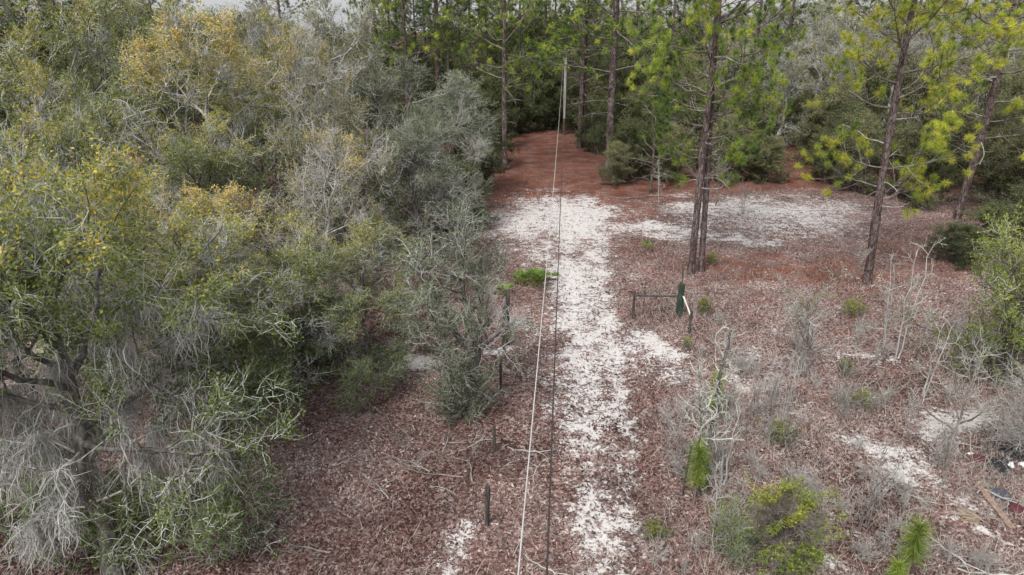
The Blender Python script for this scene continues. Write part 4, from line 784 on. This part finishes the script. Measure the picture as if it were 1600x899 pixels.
# ------------------------------------------------------------------ fence posts
def rough_post(name, h, r, mat, sides=10, rings=9, seed=0, flare=0, bend=.02):
    rng = np.random.default_rng(seed); z = np.linspace(-.25, h, rings); th = np.arange(sides) * 2 * pi / sides
    rad = r * (1 + flare * np.exp(-np.maximum(z, 0) * 5))[:, None] * (1 + rng.normal(0, .05, (1, sides)) + rng.normal(0, .03, (rings, sides)))
    off = np.cumsum(rng.normal(0, bend * r * 3, (rings, 2)), 0); off -= off[2]
    V = np.stack([rad * np.cos(th) + off[:, :1], rad * np.sin(th) + off[:, 1:], np.repeat(z[:, None], sides, 1) + (np.arange(rings) == rings - 1)[:, None] * rng.normal(0, .012, (1, sides))], -1).reshape(-1, 3)
    cap = V[-sides:].mean(0) - np.array([0, 0, .01]); F = []
    for i in range(rings - 1):
        for j in range(sides):
            a = i * sides + j; b = i * sides + (j + 1) % sides; F.append((a, b, b + sides, a + sides))
    n0 = (rings - 1) * sides; ci = len(V); V = np.vstack([V, cap])
    me = bpy.data.meshes.new(name); F += [(n0 + j, n0 + (j + 1) % sides, ci) for j in range(sides)]
    me.from_pydata(V.tolist(), [], [tuple(int(q) for q in f) for f in F]); me.materials.append(mat); me.update(); return me
def beam(name, a, b, r, mat, sides=8, seed=0):
    rng = np.random.default_rng(seed); P = path([a, b], 7, rng, r * .12); V, F = tubes(P, np.full((1, 7), r), sides)
    n = 7; V = np.vstack([V, P[0, 0], P[0, -1]]); fl = [tuple(map(int, f)) for f in F] + [((j + 1) % sides, j, len(V) - 2) for j in range(sides)] + [((n - 1) * sides + j, (n - 1) * sides + (j + 1) % sides, len(V) - 1) for j in range(sides)]
    me = bpy.data.meshes.new(name); me.from_pydata(V.tolist(), [], fl); me.materials.append(mat); me.update(); return me
for i, (px, py, tpy, r, lb, tl) in enumerate([
    (783, 612, 562, .05, 'weathered fence post right of the gnarled small oak', .0), (772, 706, 667, .045, 'short weathered fence post below the leafy skirt of the gnarled oak', .03),
    (761, 821, 757, .06, 'thick leaning weathered fence post beside the bare sand patch', -.05), (1077, 522, 488, .05, 'broken fence stake below the green corner post', 0), (1004, 497, 441, .014, 'thin rusty fence rod beside the short brace post', .0), (1066, 775, 690, .03, 'thin grey stake left of bottlebrush seedling', .1)]):
    x, y = ground_pt(px, py); h = at_plane(px, tpy, y)[2]
    single('fence_post', rough_post('fence_post', h, r, M['post'], seed=i), lb, 'post', (x, y, float(gz(x, y))), (0, tl, i), group=None)
# weathered gate post pair on the left
x, y = ground_pt(793, 541); h = at_plane(793, 455, y)[2]
r0 = bpy.data.objects.new('gate_post', None); COL.objects.link(r0); r0.location = (x, y, float(gz(x, y))); tag(r0, 'weathered double gate post with cross rails behind the gnarled oak limb', 'post')
single('post', rough_post('post', h, .09, M['post'], seed=20), loc=(0, .25, 0), parent=r0); single('post', rough_post('post', h * .78, .06, M['post'], seed=21), loc=(-.15, -.25, 0), parent=r0)
single('rail', beam('rail', (-.15, -.26, h * .55), (.02, .27, h * .62), .04, M['post']), parent=r0); single('rail', beam('rail', (-.15, -.25, h * .35), (-1.5, -.9, h * .12), .045, M['post']), parent=r0)
# green corner post with brace
x, y = ground_pt(1061, 494); h = at_plane(1061, 445, y)[2]; xa, ya = ground_pt(989, 498); ha = at_plane(989, 457, ya)[2]
r0 = bpy.data.objects.new('corner_post', None); COL.objects.link(r0); r0.location = (x, y, float(gz(x, y))); tag(r0, 'thick dark green painted corner post with rail to a short brace post', 'post')
single('post', rough_post('post', h, .135, M['green_paint'], 16, seed=22, bend=.005), parent=r0)['label'] = 'thick dark green painted post'
single('pipe', beam('pipe', (.0, .02, h - .05), (.0, .02, h + .72), .032, M['post']), parent=r0)
single('brace_post', rough_post('brace_post', ha, .06, M['post'], seed=23), loc=(xa - x, ya - y, 0), parent=r0)
single('rail', beam('rail', (xa - x, ya - y, ha * .86), (-.13, -.02, h * .62), .045, M['post']), parent=r0)
single('strut', beam('strut', (.06, -.14, h * .66), (.42, -.5, .12), .035, M['white_wood']), parent=r0)['label'] = 'pale peeled wooden strut'
single('wire', beam('wire', (xa - x, ya - y, ha * .9), (-.1, .12, h * .8), .008, M['post'], 5), parent=r0)

# ------------------------------------------------------------------ utility pole and overhead lines
PX, PY = ground_pt(881, 211); PH = at_plane(881, 91, PY)[2]
def utility_pole(label, x, y):
    r0 = bpy.data.objects.new('utility_pole', None); COL.objects.link(r0); r0.location = (x, y, float(gz(x, y))); tag(r0, label, 'pole')
    single('shaft', rough_post('shaft', PH, .135, M['pole'], 14, 12, seed=30, bend=.004), parent=r0)
    single('butt', rough_post('butt', 1.9, .148, M['pole_base'], 14, 8, seed=31, bend=.002), parent=r0)
    single('bracket', beam('bracket', (.05, -.1, PH - .25), (-.62, -.1, PH - .18), .05, M['white_wood']), parent=r0)
    for bx, bz in ((-.30, PH - .10), (-.05, PH - 1.25)):
        single('insulator', beam('insulator', (bx, -.12, bz - .08), (bx, -.12, bz + .06), .06, M['ceramic'], 10), parent=r0)
    return r0
utility_pole('weathered grey utility pole at the far end of the red track', PX, PY)
BX, BY = -1.22, -16.0
utility_pole('weathered grey utility pole standing on the sandy track behind the viewpoint', BX, BY)
def line(label, name, mat, a, b, sag, r):
    t = np.linspace(0, 1, 90)[:, None]; P = np.array(a) * (1 - t) + np.array(b) * t; P[:, 2] -= (4 * sag * t * (1 - t))[:, 0]
    V, F = tubes(P[None], np.full((1, 90), r), 7); single(name, mk_mesh(name, V, F, mat, None, True), label, 'power line')
line('pale bare overhead power line running above the left side of the track', 'power_line', M['wire_white'], (BX - .30, BY - .12, PH - .04), (PX - .30, PY - .12, PH - .04), 1.75, .0088)
line('black insulated overhead power line running above the sandy track', 'power_line', M['wire_black'], (BX - .05, BY - .16, PH - 1.2), (PX - .05, PY - .16, PH - 1.2), 1.0, .012)

# ------------------------------------------------------------------ fallen branches
def stick(seed, L=1.6, r=.02, mat='grey_twig', n=5, z=.03):
    rng = np.random.default_rng(seed)
    P0 = path([[-L / 2, 0, z], [0, rng.normal(0, .12), z + .03], [L / 2, rng.normal(0, .25), z]], 8, rng, .03); P0[..., 2] = np.abs(P0[..., 2]); R0 = np.linspace(r, r * .35, 8)[None]
    P1, R1 = grow(rng, P0, R0, n, .2, 1, (50, 30), lambda u: L * .38 * (1.1 - .5 * u), 5, 0, .2, r * .5, .005, .3); P1[..., 2] = np.clip(P1[..., 2] * .35 + .015, .01, .25)
    P2, R2 = grow(rng, P1, R1, 3, .3, 1, (50, 30), lambda u: L * .14 + 0 * u, 3, 0, .2, .007, .004, .3); P2[..., 2] = np.clip(P2[..., 2] * .5 + .01, .01, .25)
    return wood_mesh('fallen_branch', [(P0, R0, 6), (P1, R1, 4), (P2, R2, 3)], M[mat])
ST = [stick(91, 1.8, .028), stick(92, 1.3, .02, 'white_twig', 4), stick(93, 2.2, .03, 'brown_twig', 7), stick(94, 1.0, .018, 'brown_twig', 3)]
rng = np.random.default_rng(23)
for px, py, i in [(470, 700, 2), (555, 715, 0), (620, 690, 2), (700, 690, 0), (670, 740, 2), (590, 760, 0), (690, 770, 1), (520, 790, 2), (540, 730, 3), (640, 640, 3), (800, 730, 1), (820, 650, 3), (830, 700, 1), (740, 720, 2), (780, 850, 3), (860, 880, 1), (720, 650, 0), (600, 700, 3), (430, 780, 0), (460, 850, 2), (520, 880, 3), (810, 600, 3), (850, 740, 1), (860, 830, 3), (700, 715, 2), (645, 725, 0), (575, 690, 2), (735, 690, 1)]:
    x, y = ground_pt(px, py); k = rng.uniform(.6, 1.05)
    single('fallen_branch', ST[i], 'thin fallen branch lying on the red leaf floor left of the track', 'branch', (x, y, float(gz(x, y))), (0, 0, rng.random() * 6.28), (k, k, k), 'fallen branches left of the track')
for px, py, i, s, lb in [(1000, 310, 2, 1.6, 'fallen brown branch pile at the edge of the red track'), (1240, 310, 1, 1.8, 'pale fallen branch on the sandy clearing behind paired pines'), (1500, 860, 1, 1.5, 'long pale fallen branch below the debris heap'), (1545, 885, 1, 1.3, 'forked pale branch at lower edge of debris ground'), (1490, 690, 0, 1.1, 'grey branch leaning over the debris heap'), (1575, 690, 2, 1.1, 'brown branch lying across the debris heap'), (1560, 755, 2, 1.0, 'brown stick under the loose board'), (1585, 790, 0, .9, 'grey stick right of the loose board'), (1540, 700, 2, 1.2, 'twiggy branch at the back of the debris heap'), (1430, 770, 1, 1.0, 'pale bent stick left of the palm frond')]:
    x, y = ground_pt(px, py); single('fallen_branch', ST[i], lb, 'branch', (x, y, float(gz(x, y)) + .02), (0, 0, px * 1.7), (s, s, s))

# ------------------------------------------------------------------ debris heap on the right
def crumple(name, seed, sx, sy, h, mat):
    rng = np.random.default_rng(seed); g = 16; u = np.linspace(-1, 1, g); A, B = np.meshgrid(u, u, indexing='ij')
    rr = np.sqrt(A * A + B * B); e = np.clip(1.15 - rr, 0, 1) ** .5
    a0 = 1 + .35 * (fnoise(A * 2 + seed, B * 2 + seed, seed, 2) - .5)
    Z = h * e * (.35 + 1.3 * np.abs(fnoise(A * 2.3 + 5 + seed, B * 2.3 + 5, seed + 3, 3) - .35)) - .01
    V = np.stack([A * sx / 2 * a0, B * sy / 2 * a0, Z], -1).reshape(-1, 3); ix = np.arange(g * g).reshape(g, g)
    ok = (rr[:-1, :-1] < 1.12).ravel(); F = np.stack([ix[:-1, :-1], ix[1:, :-1], ix[1:, 1:], ix[:-1, 1:]], -1).reshape(-1, 4)[ok]
    return mk_mesh(name, V, F, mat, None, False)
for name, lb, cat, px, py, sx, sy, h, mt in [
    ('trash_bag', 'crumpled black trash bag in the debris heap', 'bag', 1562, 728, .8, .6, .3, 'black_bag'), ('trash_bag', 'black plastic sheet at the rim of the debris heap', 'bag', 1592, 712, .9, .8, .4, 'black_bag'),
    ('red_rag', 'dark red rag at back of debris heap by sapling', 'rag', 1527, 718, .5, .45, .22, 'red_cloth'), ('red_rag', 'dark red cloth right of the loose board', 'rag', 1588, 795, .55, .4, .2, 'red_cloth'),
    ('blue_rag', 'slate blue cloth beside the loose board', 'rag', 1562, 772, .5, .6, .2, 'blue_cloth'), ('plastic_scrap', 'white plastic scrap on the black trash bag', 'scrap', 1578, 730, .25, .2, .3, 'white_scrap'),
    ('plastic_scrap', 'small white plastic scrap behind the red rag', 'scrap', 1519, 712, .22, .25, .15, 'white_scrap'), ('plastic_scrap', 'white plastic scrap at rim of debris heap beside black sheet', 'scrap', 1598, 728, .22, .2, .2, 'white_scrap')]:
    x, y = ground_pt(px, py); single(name, crumple(name, px % 97, sx, sy, h, M[mt]), lb, cat, (x, y, float(gz(x, y))), (0, 0, px))
xa, ya = ground_pt(1530, 762); xb, yb = ground_pt(1582, 828)
def plank(L, w, t):
    me = bpy.data.meshes.new('loose_board'); import bmesh
    bm = bmesh.new(); bmesh.ops.create_cube(bm, size=1)
    for v in bm.verts: v.co.x *= L; v.co.y *= w; v.co.z *= t
    bmesh.ops.subdivide_edges(bm, edges=[e for e in bm.edges if abs(e.verts[0].co.x - e.verts[1].co.x) > L * .5], cuts=5)
    for v in bm.verts: v.co.z += .02 * math.sin(v.co.x * 1.7); v.co.y += .006 * math.sin(v.co.x * 7)
    bmesh.ops.bevel(bm, geom=[e for e in bm.edges if e.calc_face_angle(0) > 1], offset=.006, segments=1)
    bm.to_mesh(me); bm.free(); me.materials.append(M['board']); return me
single('loose_board', plank(math.hypot(xb - xa, yb - ya), .15, .035), 'long brown weathered board lying across the debris heap', 'board', ((xa + xb) / 2, (ya + yb) / 2, float(gz((xa + xb) / 2, (ya + yb) / 2)) + .06), (.25, .02, math.atan2(yb - ya, xb - xa)))
rng = np.random.default_rng(8)
for px, py, rz, k, lb in [(1560, 812, 3.0, 1.6, 'dried tan palm frond left of the loose board'), (1535, 745, 4.2, 1.0, 'dried palm frond tucked behind the loose board')]:
    x, y = ground_pt(px, py); fm = frond_mesh('dead_frond', rng, M['dead_palm'], .25, .55, 18, .1, .05, 2.0)
    single('palm_frond', fm, lb, 'palm frond', (x, y, float(gz(x, y)) + .02), (0, 1.05, rz), (k, k, k))
